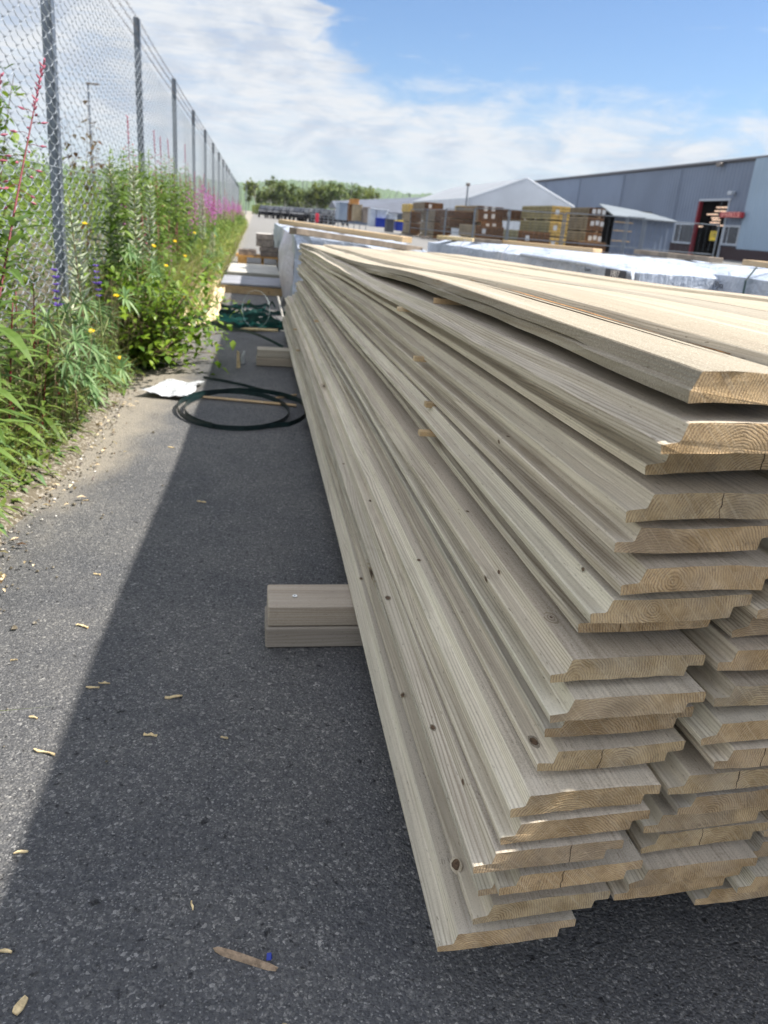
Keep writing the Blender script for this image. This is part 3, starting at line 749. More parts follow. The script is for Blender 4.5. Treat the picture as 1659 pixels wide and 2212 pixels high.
tag(o, 'long brownish wood splinter with pointed tip in the foreground', 'splinter')
p = atz(580, 2068, 0.004)
g = MB(); g.poly([(-0.004, -0.003, 0.002), (0.004, -0.004, 0.003), (0.005, 0.005, 0.012), (-0.003, 0.006, 0.010)], 'blue_plastic'); g.poly([(0.004, -0.004, 0.003), (0.007, 0.001, 0.002), (0.005, 0.005, 0.012)], 'blue_plastic'); g.poly([(-0.003, 0.006, 0.010), (0.005, 0.005, 0.012), (0.004, 0.010, 0.001), (-0.002, 0.009, 0.001)], 'blue_plastic')
g.v = [(x_ * 0.65, y_ * 0.65, z_ * 0.65) for x_, y_, z_ in g.v]
tag(g.build('plastic_scrap', loc=(p.x, p.y, 0)), 'tiny crumpled blue plastic scrap against the long splinter', 'scrap')

# strapping
def strap_obj(paths, wdt, mat, label, name='plastic_strap', flat=False, group=None):
    g = MB()
    for path in paths:
        k = len(path); wv = []
        for i in range(k):
            d = (Vector(path[min(i + 1, k - 1)]) - Vector(path[max(i - 1, 0)])).normalized()
            wv.append(tuple((d.cross(Vector((0, 0, 1))).normalized() if flat else Vector((0, 0, 1))) * wdt / 2))
        g.ribbon(path, wv, mat)
        th = Vector((0, 0, -0.0012)) if flat else None
        off = []
        for i in range(k):
            d = (Vector(path[min(i + 1, k - 1)]) - Vector(path[max(i - 1, 0)])).normalized()
            nrm = Vector((0, 0, -0.0014)) if flat else d.cross(Vector((0, 0, 1))).normalized() * 0.0014
            off.append(tuple(Vector(path[i]) + nrm))
        g.ribbon(off[::-1], wv[::-1], mat)
    return tag(g.build(name, smooth=True), label, 'strap', group)
def ell(cx, cy, rx, ry, z0, dz, a0, a1, n=48, rot=0.0, ph=0.0):
    out = []
    for i in range(n + 1):
        a = a0 + (a1 - a0) * i / n
        x, y = rx * math.cos(a), ry * math.sin(a)
        out.append((cx + x * math.cos(rot) - y * math.sin(rot), cy + x * math.sin(rot) + y * math.cos(rot), z0 + dz * (0.5 + 0.5 * math.sin(a + ph))))
    return out
cL = atz(505, 885, 0.01)
pth = ell(cL.x + 0.00, cL.y, 0.238, 0.31, 0.010, 0.012, R(-60), R(300), 60, 0.1)
pth += ell(cL.x + 0.055, cL.y - 0.015, 0.262, 0.33, 0.014, 0.02, R(-55), R(235), 50, 0.08, 1.0)
strap_obj([pth], 0.021, 'strap_black', 'big loop of dark strap curled twice on the asphalt')
a_, b_ = atz(440, 815, 0.012), atz(640, 865, 0.012)
strap_obj([[a_.lerp(b_, t / 16) + Vector((0, 0.05 * math.sin(t / 16 * PI), 0)) for t in range(17)]], 0.014, 'strap_black', 'loose strap tail running behind the loop under the bush', group=None)
a_, b_ = atz(462, 712, 0.02), atz(612, 750, 0.02)
strap_obj([[a_.lerp(b_, t / 16) + Vector((0, 0.10 * math.sin(t / 16 * PI), 0.03 * math.sin(t / 16 * PI))) for t in range(17)]], 0.018, 'strap_green', 'single dark green strap crossing the asphalt before the tangle')
paths = []
r = random.Random(5)
for k in range(17):
    y0 = 5.75 + 1.35 * r.random(); x0 = -0.62 + 0.2 * r.random(); x1 = 0.10 + 0.35 * r.random(); yy = y0 + r.uniform(-0.25, 0.25)
    amp, fr, ph = r.uniform(0.03, 0.14), r.uniform(2, 5), r.uniform(0, 6)
    paths.append([(x0 + (x1 - x0) * t / 22, y0 + (yy - y0) * t / 22 + amp * math.sin(fr * t / 22 * 2 + ph), 0.012 + 0.05 * (0.5 + 0.5 * math.sin(t * 0.6 + ph)) * r.random()) for t in range(23)])
strap_obj(paths, 0.026, 'strap_green', 'tangle of dark green straps heaped between bush and stack')
cR = atz(553, 668, 0.16)
strap_obj([[(cR.x + 0.10 * math.cos(t * 2 * PI / 40), cR.y + 0.03 * math.sin(t * 2 * PI / 40), cR.z + 0.13 * math.sin(t * 2 * PI / 40)) for t in range(41)]], 0.005, 'strap_clear', 'thin translucent strap ring standing upright on the tangle', flat=True)
a_, b_ = atz(432, 857, 0.012), atz(640, 876, 0.008)
g = MB(); g.tube([a_, a_.lerp(b_, 0.5), b_], 0.007, 'fresh_timber', 4); tag(g.build('wooden_lath'), 'thin wooden lath lying inside the dark strap loop', 'lath')
a_, b_ = atz(585, 862, 0.012), atz(640, 853, 0.012)
g = MB(); g.tube([a_, b_], 0.006, 'fresh_timber', 4); tag(g.build('wooden_lath'), 'short wooden lath end poking from below the stack behind the loop', 'lath')
a_, b_ = atz(500, 709, 0.02), atz(600, 714, 0.02)
g = MB(); g.tube([a_, a_.lerp(b_, 0.5), b_], 0.011, 'chip_wood', 4); tag(g.build('wooden_lath'), 'pale wooden lath lying beyond the single green strap', 'lath')
for (u, v, mt, lab, wx, hz) in ((515, 794, 'chip_wood', 'pale upright wooden wedge on the asphalt near far bearer', 0.022, 0.095), (525, 786, 'plastic_white', 'small white plastic bottle shape standing beside the wooden wedge', 0.026, 0.075)):
    p = atz(u, v, 0)
    g = MB()
    if mt == 'chip_wood':
        g.v = [(-wx / 2, -0.01, 0), (wx / 2, -0.01, 0), (wx / 2, 0.012, 0), (-wx / 2, 0.012, 0), (-wx * .42, 0.0, hz), (wx * .2, 0.0, hz * 0.92), (wx * .2, 0.006, hz * .92), (-wx * .42, 0.006, hz)]
        mi = g.mat(mt)
        for f in ((3, 2, 1, 0), (4, 5, 6, 7), (0, 1, 5, 4), (1, 2, 6, 5), (2, 3, 7, 6), (3, 0, 4, 7)): g.face(f, mi)
        o = g.build('wooden_wedge', loc=p)
    else:
        g.tube([(0, 0, 0), (0, 0, 0.004), (0.001, 0, hz * .55), (0.004, 0, hz * .75), (0.006, 0, hz * .85), (0.007, 0, hz)], [wx * .45, wx * .5, wx * .5, wx * .35, wx * .22, wx * .22], mt, 10)
        o = g.build('plastic_bottle', loc=p, smooth=True)
    tag(o, lab, 'wedge' if mt == 'chip_wood' else 'bottle')
# crumpled sheets
def sheet(name, pts, mat, label, cat, amp, sub=14, seed=0, z0=0.006):
    """bilinear patch through 4 ground corners with crumpling"""
    g = MB(); mi = g.mat(mat); A, B, C_, D = [Vector(p) for p in pts]
    for i in range(sub + 1):
        for j in range(sub + 1):
            s, t = i / sub, j / sub
            p = (A * (1 - s) + B * s) * (1 - t) + (D * (1 - s) + C_ * s) * t
            p.z = z0 + amp * (0.6 + mn.noise((p.x * 9 + seed, p.y * 6, 0)) + 0.6 * abs(mn.noise((p.x * 22, p.y * 17 + seed, 2))))
            p.x += 0.02 * mn.noise((p.x * 9, p.y * 9, 9)); p.y += 0.03 * mn.noise((p.x * 9, p.y * 9, 19))
            p.z = max(0.005, p.z)
            g.v.append(tuple(p))
    for i in range(sub):
        for j in range(sub):
            b = i * (sub + 1) + j; g.face((b, b + sub + 1, b + sub + 2, b + 1), mi)
    return tag(g.build(name), label, cat)
sheet('plastic_sheet', [atz(305, 858, 0), atz(405, 868, 0), atz(440, 832, 0), atz(345, 836, 0)], 'plastic_white', 'crumpled white plastic sheet lying between bush and strap loop', 'sheet', 0.022, seed=3)
sheet('wrapping_paper', [(-0.50, 5.6, 0), (-0.26, 6.0, 0), (-0.30, 9.3, 0), (-0.62, 9.2, 0)], 'paper_tan', 'creased tan wrapping paper on the ground beside the shrubs', 'paper', 0.06, 22, 8)

# ================================================================== WRAPPED PACKS
def pillow(name, x0, x1, y0, y1, z0, z1, mat, parent, seed, tilt=0.0, bulge=0.035, nx=14, ny=22, nz=8):
    """shrink-wrapped timber pack: rounded, sagging box"""
    g = MB(); mi = g.mat(mat)
    def P(fx, fy, fz):
        x = x0 + (x1 - x0) * fx; y = y0 + (y1 - y0) * fy; z = z0 + (z1 - z0) * fz
        nv = Vector((0, 0, 0))
        if fx == 0: nv.x -= 1
        if fx == 1: nv.x += 1
        if fy == 0: nv.y -= 1
        if fy == 1: nv.y += 1
        if fz == 1: nv.z += 1
        if nv.length: nv.normalize()
        k = mn.noise((x * 3 + seed, y * 3, z * 4)) * 0.6 + mn.noise((x * 9, y * 8 + seed, z * 10)) * 0.45 + 0.25 * abs(mn.noise((x * 17 + seed, y * 17, z * 17)))
        e = max(abs(fx - .5), abs(fy - .5)) * 2
        round_ = -0.035 * max(0, e - 0.9) * 10 * (1 if fz == 1 else 0)
        return (x + nv.x * bulge * k, y + nv.y * bulge * k, z + nv.z * bulge * k + round_ + tilt * (x - x0) * fz)
    def grid(fn, a, b):
        base = len(g.v)
        for i in range(a + 1):
            for j in range(b + 1): g.v.append(fn(i / a, j / b))
        for i in range(a):
            for j in range(b):
                q = base + i * (b + 1) + j; g.face((q, q + b + 1, q + b + 2, q + 1), mi)
    grid(lambda s, t: P(s, 0.0, t), nx, nz); grid(lambda s, t: P(1.0 - s, 1.0, t), nx, nz)
    grid(lambda s, t: P(0.0, 1 - s, t), ny, nz); grid(lambda s, t: P(1.0, s, t), ny, nz)
    grid(lambda s, t: P(s, t, 1.0), nx, ny)
    return g.build(name, parent, smooth=True)
t = thing('wrapped_timber_pack', 'white wrapped timber pack right behind the board stack, lilac bulging side', 'timber pack', (0.36, 7.2, 0))
o = pillow('wrapping', 0, 1.25, 0, 4.6, 0.05, 0.68, 'wrap_white', t, 2.0, -0.055, 0.05)
g = MB(); mi = g.mat('wrap_lilac')
for i in range(19):
    for j in range(13):
        s, q = i / 18, j / 12
        x = -0.005 - min(1, s * 5) * 0.03 - 0.10 * math.sin(PI * min(1, s * 1.2)) * math.sin(PI * (0.15 + 0.85 * q)) * (0.8 + 0.5 * mn.noise((s * 3, q * 3, 0)))
        g.v.append((x, 0.10 + s * 2.4 + 0.05 * mn.noise((s * 5, q * 5, 4)), 0.06 + 0.60 * q))
for i in range(18):
    for j in range(12):
        b = i * 13 + j; g.face((b, b + 1, b + 14, b + 13), mi)
g.build('loose_wrapping', t, smooth=True)
g = MB(); g.poly([(-0.005, -0.06, 0.46), (0.06, -0.06, 0.30), (0.03, -0.05, 0.06), (-0.02, -0.05, 0.06)], 'wrap_white'); g.poly([(-0.02, 0.02, 0.7), (0.10, -0.055, 0.70), (0.16, -0.06, 0.57), (0.02, -0.065, 0.55)], 'wrap_white')
g.build('torn_flap', t)
g = MB()
for yy in (0.7, 2.0, 3.4): g.box((0.6, yy, 0.028), (1.1, 0.08, 0.05), 'old_timber')
g.build('bearer', t)
# two long planks resting on that pack and the next pack behind it
t2 = thing('wrapped_timber_pack', 'farther white wrapped timber pack under the brown beams', 'timber pack', (0.40, 12.2, 0))
pillow('wrapping', 0, 1.9, 0, 4.6, 0.05, 0.66, 'wrap_white', t2, 5.0, -0.05, 0.05)
g = MB()
for yy in (0.7, 2.0, 3.4): g.box((0.6, yy, 0.028), (1.1, 0.08, 0.05), 'old_timber')
g.build('bearer', t2)
def beam(p, q, w_, h_, mat, label, name='timber_beam', group='loose timber beams on the wrapped packs'):
    p, q = Vector(p), Vector(q); L = (q - p).length
    g = MB(); g.box((0, L / 2, h_ / 2), (w_, L, h_), mat, bev=0.003)
    o = g.build(name); orient(o, p, q); return tag(o, label, 'beam', group)
def beam_px(u0, v0, z0, u1, v1, z1, w_, h_, mat, label): return beam(atz(u0, v0, z0 + h_) - Vector((0, 0, h_)), atz(u1, v1, z1 + h_) - Vector((0, 0, h_)), w_, h_, mat, label)
beam_px(632, 491, 0.68, 905, 533, 0.585, 0.10, 0.05, 'grey_beam', 'lower grey brown beam lying across the wrapped pack behind the stack')
beam_px(611, 474, 0.69, 880, 512, 0.63, 0.14, 0.06, 'fresh_timber', 'upper orange brown beam lying across the wrapped packs behind the stack')
# right-hand row
def text(body, size, mat, parent, loc, rot, name='lettering', label=None):
    cu = bpy.data.curves.new(name, 'FONT'); cu.body = body; cu.size = size; cu.extrude = 0.0008 if size < 0.3 else 0.006; cu.align_x = 'CENTER'; cu.align_y = 'CENTER'
    o = bpy.data.objects.new(name, cu); dg = bpy.context.evaluated_depsgraph_get()
    COL.objects.link(o); dg.update(); me = bpy.data.meshes.new_from_object(o.evaluated_get(bpy.context.evaluated_depsgraph_get()))
    COL.objects.unlink(o); bpy.data.objects.remove(o)
    me.materials.clear(); me.materials.append(MATS[mat])
    o = bpy.data.objects.new(name, me); COL.objects.link(o); o.parent = parent; o.location = loc; o.rotation_euler = rot
    if label: o['label'] = label
    return o
for k, (xx, ya, yb, zt_, rz_, lab) in enumerate(((2.40, -0.6, 5.2, 0.735, 0.0, 'nearer white wrapped pack right of the stack, with hand written marks and strap'), (1.925, 3.78, 7.3, 0.718, math.atan(0.10), 'farther white wrapped pack right of the stack, with a black number label'))):
    t = thing('wrapped_timber_pack', lab, 'timber pack', (xx, ya, 0), 'white wrapped packs right of the stack', rz_)
    L_ = yb - ya
    pillow('wrapping', 0, 1.22, 0, L_, 0.06, zt_, 'wrap_white', t, 11.0 + k * 3, 0.0, 0.024, 12, 40)
    g = MB()
    for by in (0.5, 2.0, 3.2): g.box((0.64, by, 0.03), (1.2, 0.09, 0.056), 'old_timber')
    g.build('bearer', t)
    for ys_ in ((3.56 - ya,) if k == 0 else (1.7, 2.6)):
        pts = [(-0.03, ys_ - 0.03, 0.06), (-0.036, ys_ - 0.02, 0.35), (-0.034, ys_, zt_ - 0.04), (0.02, ys_ + 0.02, zt_ + 0.024), (0.6, ys_ + 0.03, zt_ + 0.026), (1.2, ys_ + 0.03, zt_ + 0.026)]
        g = MB(); g.ribbon(pts, [(0, 0.009, 0)] * 6, 'strap_green' if k == 0 else 'wrap_lilac'); g.build('strap', t)
    if k == 1:
        g = MB(); g.box((-0.040, 0.17, 0.664), (0.006, 0.20, 0.044), 'ink'); lb = g.build('label_plate', t)
        text('1807', 0.046, 'stone_top', lb, (-0.0445, 0.17, 0.664), (PI / 2, 0, -PI / 2))
        text('Sawn', 0.034, 'ink', t, (-0.043, 0.46, 0.665), (PI / 2, 0, -PI / 2), 'printed_word')
        g = MB(); g.tube([(-0.02, 0.0, 0.1), (-0.03, 0.0, 0.60), (-0.028, 0.03, 0.68), (-0.028, 0.5, 0.69), (-0.028, 1.4, 0.69)], 0.012, 'wrap_white', 6); g.build('folded_seam', t, smooth=True)
    else:
        for F_, zz, s_ in ((4.42, 0.655, '(1)xx'), (4.11, 0.655, '4xxa'), (3.77, 0.655, '(9)xa')):
            text(s_, 0.046, 'ink', t, (-0.044, F_ - ya, zz), (PI / 2, 0, -PI / 2), 'hand_written_mark')
def beam_bot(u0, v0, u1, v1, z0, w_, h_, mat, label):
    p, q = atz(u0, v0, z0), atz(u1, v1, z0); d = (q - p).normalized(); sd_ = d.cross(Vector((0, 0, 1))) * (w_ / 2)
    if sd_.x < 0: sd_ = -sd_
    return beam(p + sd_, q + sd_, w_, h_, mat, label)
beam_bot(1602, 572, 1690, 585, 0.748, 0.10, 0.032, 'fresh_timber', 'orange ended beam on the right wrapped packs at the picture edge')
beam_bot(1368, 548, 1530, 566, 0.748, 0.10, 0.030, 'grey_beam', 'long grey beam on the right wrapped packs before the workshop door')
beam_bot(943, 516, 1021, 523, 0.722, 0.12, 0.030, 'chip_wood', 'pale beam on the far end of the right wrapped packs')
beam_bot(1023, 523, 1083, 528, 0.728, 0.12, 0.030, 'grey_beam', 'grey beam just right of the farthest pale beam')
beam_bot(1084, 527, 1280, 546, 0.730, 0.12, 0.030, 'fresh_timber', 'long pale beam on the middle of the right wrapped packs')
# flat bundles across the path
for (ya, yb, hh, top_, fr, lab) in ((8.5, 9.55, 0.105, 'panel_slate', 'fresh_timber', 'nearer flat pack of slabs with tan front edge, lying across the path'), (10.2, 11.9, 0.10, 'panel_grey', 'panel_grey', 'farther flat grey pack of slabs lying across the path')):
    t = thing('slab_pack', lab, 'slab pack', (0, ya, 0), 'flat slab packs across the path')
    g = MB(); g.box((0.02 if ya < 9 else 0.0, (yb - ya) / 2, hh - 0.012), (0.72 if ya < 9 else 0.66, yb - ya, 0.022), top_, bev=0.003); g.build('top_sheet', t)
    g = MB()
    for k in range(3): g.box((0.02 if ya < 9 else 0.0, (yb - ya) / 2, 0.012 + k * 0.0265), (0.71 if ya < 9 else 0.65, yb - ya - 0.02 - 0.004 * (k % 2), 0.025), fr, bev=0.002)
    g.build('slabs', t)
for (u, v, u2, v2, lab) in ((612, 690, 600, 640, 'thin grey lath leaning on the wrapped pack corner'), (606, 655, 618, 618, 'white splintered lath leaning beside the slab pack')):
    a_ = atz(u, v, 0.02); b_ = aty(u2, v2, a_.y + 0.8)
    g = MB(); g.tube([a_, b_], 0.009, 'panel_grey', 4); tag(g.build('wooden_lath'), lab, 'lath')
# pallet with stone blocks
t = thing('pallet', 'orange brown wooden pallet with stone blocks, on the far path', 'pallet', (-0.26, 13.1, 0))
g = MB()
for k in range(5): g.box((0.4, 0.06 + k * 0.17, 0.135), (0.86, 0.11, 0.02), 'pallet_wood')
g.build('deck', t)
g = MB()
for k in range(3):
    g.box((0.075 + k * 0.32, 0.4, 0.07), (0.14, 0.80, 0.105), 'pallet_wood') if k != 1 else g.box((0.40, 0.4, 0.07), (0.04, 0.6, 0.10), 'pallet_wood')
g.build('runner', t)
for (x, y, z, sx_, sy, sz, top_, lab) in ((0.155, 0.22, 0.146, 0.28, 0.3, 0.10, 'stone_block', 'low grey stone block on the left of the pallet'), (0.52, 0.22, 0.146, 0.32, 0.3, 0.08, 'stone_block', 'bottom stone block of the tall pile on the pallet'),
        (0.50, 0.22, 0.227, 0.30, 0.28, 0.07, 'stone_block', 'second stone block of the pallet pile'), (0.44, 0.24, 0.298, 0.28, 0.28, 0.10, 'stone_block', 'third stone block of the pallet pile'),
        (0.43, 0.24, 0.399, 0.28, 0.28, 0.10, 'stone_top', 'topmost stone block with white sunlit top on the pallet pile')):  # white top colour stands in for sunlight on the topmost block
    g = MB(); g.box((0, 0, sz / 2), (sx_, sy, sz - 0.003), 'stone_block', top=top_, bev=0.006)
    o = g.build('stone_block', loc=(-0.26 + x, 13.1 + y, z)); o.rotation_euler = (0, 0, rng.uniform(-.08, .08)); tag(o, lab, 'stone block', 'stone blocks on the pallet')

# ================================================================== CHAIN LINK FENCE
FX = -0.905
fence = thing('chain_link_fence', 'tall galvanised chain link fence with barbed wire running along the verge', 'fence', (FX, 1.2, 0.0))
def post_mesh(lean=0.0):
    g = MB()
    g.box((-0.03, 0, 1.085), (0.042, 0.05, 2.17), 'galvanised', bev=0.004)
    g.box((-0.006, 0, 1.085), (0.006, 0.062, 2.15), 'galvanised')
    if lean:
        for i, p in enumerate(g.v): g.v[i] = (p[0], p[1] + lean * (p[2] - 1.0), p[2])
    return g
pf = [4.17 - 1.2] + [6.0 + 3.0 * k for k in range(15)]
p0 = None
for k, y in enumerate(pf):
    if k < 2:
        o = post_mesh(0.075 if k == 0 else 0.0).build('post', fence)
        if k == 1: p0 = o
    else:
        o = p0.copy(); COL.objects.link(o); o.parent = fence
    o.location = (0, y, 0)
# mesh: interlocking zigzag wires
def chain(yA, yB, detail, rad, nsides):
    wd, pz, z0, z1 = 0.080, 0.0315, 0.03, 1.935
    nb = int((z1 - z0) / pz) + 1
    zz = z0 + pz * np.arange(nb)
    V = []; F = []; base = 0
    ks = np.arange(int(yA / wd), int(yB / wd))
    for k in ks:
        par = k % 2
        side = np.where((np.arange(nb) + par) % 2 == 0, -1.0, 1.0)
        y = k * wd + side * (wd * 0.5 + 0.0022)
        x = side * 0.0028
        if detail:
            # rounded bend: two extra points per segment
            yy = np.empty(nb * 2 - 1); xx = yy.copy(); z_ = yy.copy()
            yy[0::2] = y; xx[0::2] = x; z_[0::2] = zz
            yy[1::2] = (y[:-1] + y[1:]) / 2; xx[1::2] = (x[:-1] + x[1:]) / 2 - 0.003 * side[:-1]; z_[1::2] = (zz[:-1] + zz[1:]) / 2 - 0.006
        else:
            yy, xx, z_ = y, x, zz
        sag = 0.012 * np.sin(yy * 2.1) + 0.008 * np.sin(z_ * 3 + k * 0.13)
        n = len(yy)
        ang = 2 * PI * np.arange(nsides) / nsides
        ring = np.stack([np.cos(ang) * rad, np.sin(ang) * rad * 0.9], 1)
        P = np.empty((n, nsides, 3))
        P[:, :, 0] = (xx + sag * 0.5)[:, None] + ring[None, :, 0]
        P[:, :, 1] = yy[:, None] + ring[None, :, 1] * 0.6
        P[:, :, 2] = z_[:, None] + ring[None, :, 1] * 0.8
        V.append(P.reshape(-1, 3))
        i = np.arange(n - 1)[:, None] * nsides; j = np.arange(nsides)[None, :]; j2 = (j + 1) % nsides
        q = np.stack([i + j, i + j2, i + nsides + j2, i + nsides + j], 2).reshape(-1, 4) + base
        F.append(q); base += n * nsides
    return np.concatenate(V), np.concatenate(F)
def np_mesh(name, V, F, mat, parent=None, smooth=True):
    me = bpy.data.meshes.new(name)
    me.vertices.add(len(V)); me.vertices.foreach_set('co', V.astype(np.float32).ravel())
    me.loops.add(F.size); me.loops.foreach_set('vertex_index', F.astype(np.int32).ravel())
    me.polygons.add(len(F)); me.polygons.foreach_set('loop_start', np.arange(0, F.size, F.shape[1], dtype=np.int32))
    me.polygons.foreach_set('loop_total', np.full(len(F), F.shape[1], dtype=np.int32))
    me.update(calc_edges=True); me.validate()
    if smooth: me.polygons.foreach_set('use_smooth', [True] * len(F))
    me.materials.append(MATS[mat]); o = bpy.data.objects.new(name, me); COL.objects.link(o); o.parent = parent
    return o
Va, Fa = chain(0.4, 12.0, True, 0.0018, 5)
Vb, Fb = chain(12.0, 46.0, False, 0.0018, 3)
np_mesh('wire_mesh', Va, Fa, 'wire', fence)
np_mesh('wire_mesh', Vb, Fb, 'wire', fence)
# three barbed strands and the plain tension wire
for zz in (2.150, 2.075, 2.000):
    g = MB(); r = random.Random(int(zz * 1000))
    ys_ = np.arange(0.2, 46.5, 0.25)
    path = [(-0.012, y, zz - 0.012 * math.sin(((y - 0) % 3.0) / 3.0 * PI)) for y in ys_]
    g.tube(path, 0.0018, 'barb', 4)
    y = 0.3
    while y < 30:
        z = zz - 0.012 * math.sin((y % 3.0) / 3.0 * PI); a = r.uniform(0, PI)
        for da in (0, 1.3):
            d = Vector((math.cos(a + da), r.uniform(-.4, .4), math.sin(a + da))) * 0.017
            g.tube([(-0.012 - d.x, y - d.y, z - d.z), (-0.012 + d.x, y + d.y, z + d.z)], 0.0013, 'barb', 3, cap=False)
        y += 0.10
    g.build('barbed_wire', fence)
for zz in (1.93, 0.95):
    g = MB(); g.tube([(-0.004, y, zz) for y in np.arange(0.2, 46.5, 0.5)], 0.0017, 'wire', 4); g.build('tension_wire', fence)

# ================================================================== PLANTS
UP = Vector((0, 0, 1))
def stem_curve(h, lean, n=8, curve=0.15):
    out = []
    for i in range(n + 1):
        t = i / n
        out.append(Vector((lean[0] * t + curve * lean[0] * t * (t - 1), lean[1] * t + curve * lean[1] * t * (t - 1), h * t)))
    return out
def pt_on(path, t):
    k = t * (len(path) - 1); i = min(int(k), len(path) - 2); return path[i].lerp(path[i + 1], k - i)
BROAD = 1.0
def fireweed(label, loc, h, lean, kind, seed, group=None, big=False, link_root=True):
    r = random.Random(seed)
    t = thing('fireweed', label, 'wildflower', loc, group)
    path = stem_curve(h, lean)
    g = MB(); g.tube(path, [0.0042 * (1 - 0.72 * i / 8) * (1.3 if big else 1) for i in range(9)], 'stem_red' if kind != 'none' or big else 'stem_green', 6)
    g.build('stem', t, smooth=True)
    g = MB(); sp0 = 0.66 if kind in ('bud', 'flower') else 1.0
    nl = int(h * (74 if not big else 56)); a = r.uniform(0, 6)
    for i in range(nl):
        tt = 0.10 + (sp0 - 0.12) * i / nl + r.uniform(-.01, .01); a += 2.4
        p = pt_on(path, tt); f = 1 - abs(tt / sp0 - 0.5) * 0.9
        L = (0.085 + 0.05 * f) * r.uniform(0.8, 1.15) * (1.15 if big else 1.05)
        if kind == 'none' and tt > 0.85: L *= 0.55
        d = Vector((math.cos(a), math.sin(a), r.uniform(0.35, 0.95) if tt > .4 else r.uniform(-0.1, 0.5)))
        g.leaf(p, d, L, L * BROAD * r.uniform(0.16, 0.23), 'fireweed_leaf', r.uniform(0.25, 0.7), fold=r.uniform(0.1, 0.5), seg=3 if not big else 4)
    g.build('leaves', t)
    if kind in ('bud', 'flower'):
        g = MB(); a = 0; nbud = int(46 * max(0.7, h))
        for i in range(nbud):
            tt = sp0 + (1 - sp0) * i / nbud; p = pt_on(path, tt); a += 2.4
            q = (tt - sp0) / (1 - sp0)
            L = 0.040 * (1 - q) ** 0.8 + 0.006
            if q < 0.62:
                d = Vector((math.cos(a), math.sin(a), 0.15 - 0.5 * (1 - q) + 0.5 * q)).normalized()
                if i % 2 == 0:
                    e = p + d * L
                    g.tube([p, p + d * L * 0.5 + UP * 0.004, e], 0.0009, 'stem_red', 3, cap=False)
                    if kind == 'flower':
                        up2 = d
                        s1 = d.cross(UP).normalized(); s2 = s1.cross(d)
                        for k in range(4):
                            b = PI / 4 + k * PI / 2; dd = (s1 * math.cos(b) + s2 * math.sin(b) + d * 0.5)
                            g.leaf(e, dd, 0.024, 0.021, 'petal_magenta', 0.1, fold=0.2, seg=2)
                    else:
                        g.tube([e, e + d * 0.007, e + d * 0.019], [0.0014, 0.0040, 0.0010], 'bud_pink', 5)
            else:
                d = Vector((math.cos(a), math.sin(a), 1.2)).normalized()
                g.tube([p, p + d * 0.007, p + d * (0.016)], [0.0012, 0.0036, 0.0010], 'bud_pink', 4)
        g.build('flower_spike', t)
    return t
def lupin(label, loc, h, lean, kind, seed, group=None):
    r = random.Random(seed); t = thing('lupin', label, 'wildflower', loc, group); path = stem_curve(h, lean)
    g = MB(); g.tube(path, [0.0040 * (1 - 0.6 * i / 8) for i in range(9)], 'stem_brown' if kind == 'pod' else 'stem_green', 6); g.build('stem', t, smooth=True)
    g = MB()
    for k in range(9):                                   # palmate leaves low on the stem
        tt = 0.12 + 0.45 * r.random(); p = pt_on(path, tt); a = r.uniform(0, 6.28)
        d = Vector((math.cos(a), math.sin(a), r.uniform(0.3, 0.9))).normalized(); q = p + d * r.uniform(0.08, 0.17)
        g.tube([p, q], 0.0014, 'stem_green', 3, cap=False)
        s1 = d.cross(UP).normalized(); s2 = s1.cross(d)
        for j in range(11):
            b = j * 2 * PI / 11
            g.leaf(q, s1 * math.cos(b) + s2 * math.sin(b) + d * 0.35, 0.075 * r.uniform(.8, 1.1), 0.014, 'lupin_leaf', 0.25, fold=0.4, seg=3)
    g.build('leaves', t)
    g = MB()
    if kind == 'pod':
        nw = int(h * 23)
        for i in range(nw):
            tt = 0.50 + 0.49 * i / nw; p = pt_on(path, tt); L = 0.052 * (1 - 0.5 * (i / nw) ** 2)
            for j in range(4):
                a = i * 0.8 + j * PI / 2 + r.uniform(-.3, .3)
                d = Vector((math.cos(a), math.sin(a), r.uniform(0.15, 0.6))).normalized()
                e1 = p + d * L * 0.5; e2 = p + d * L + UP * L * 0.25
                g.tube([p + d * 0.004, e1, e2], [0.002, 0.0062, 0.001], 'lupin_pod', 5)
        g.build('seed_pods', t)
    else:
        nw = 9
        for i in range(nw):
            tt = 0.66 + 0.33 * i / nw; p = pt_on(path, tt); s = r.uniform(0.011, 0.019) * (1 - 0.55 * i / nw)
            for j in range(6):
                if r.random() < 0.3: continue
                a = j * PI / 3 + i * 0.5 + r.uniform(-.3, .3); d = Vector((math.cos(a), math.sin(a), 0.35)).normalized()
                g.leaf(p, d, s * 1.5, s * 1.1, 'petal_violet' if i < 6 else 'lupin_pod', -0.2, fold=0.6, seg=2)
                g.leaf(p + UP * 0.003, d + UP * 0.5, s, s * 1.2, 'petal_violet' if i < 7 else 'lupin_pod', 0.0, fold=-0.5, seg=2)
        g.build('flower_spike', t)
    return t
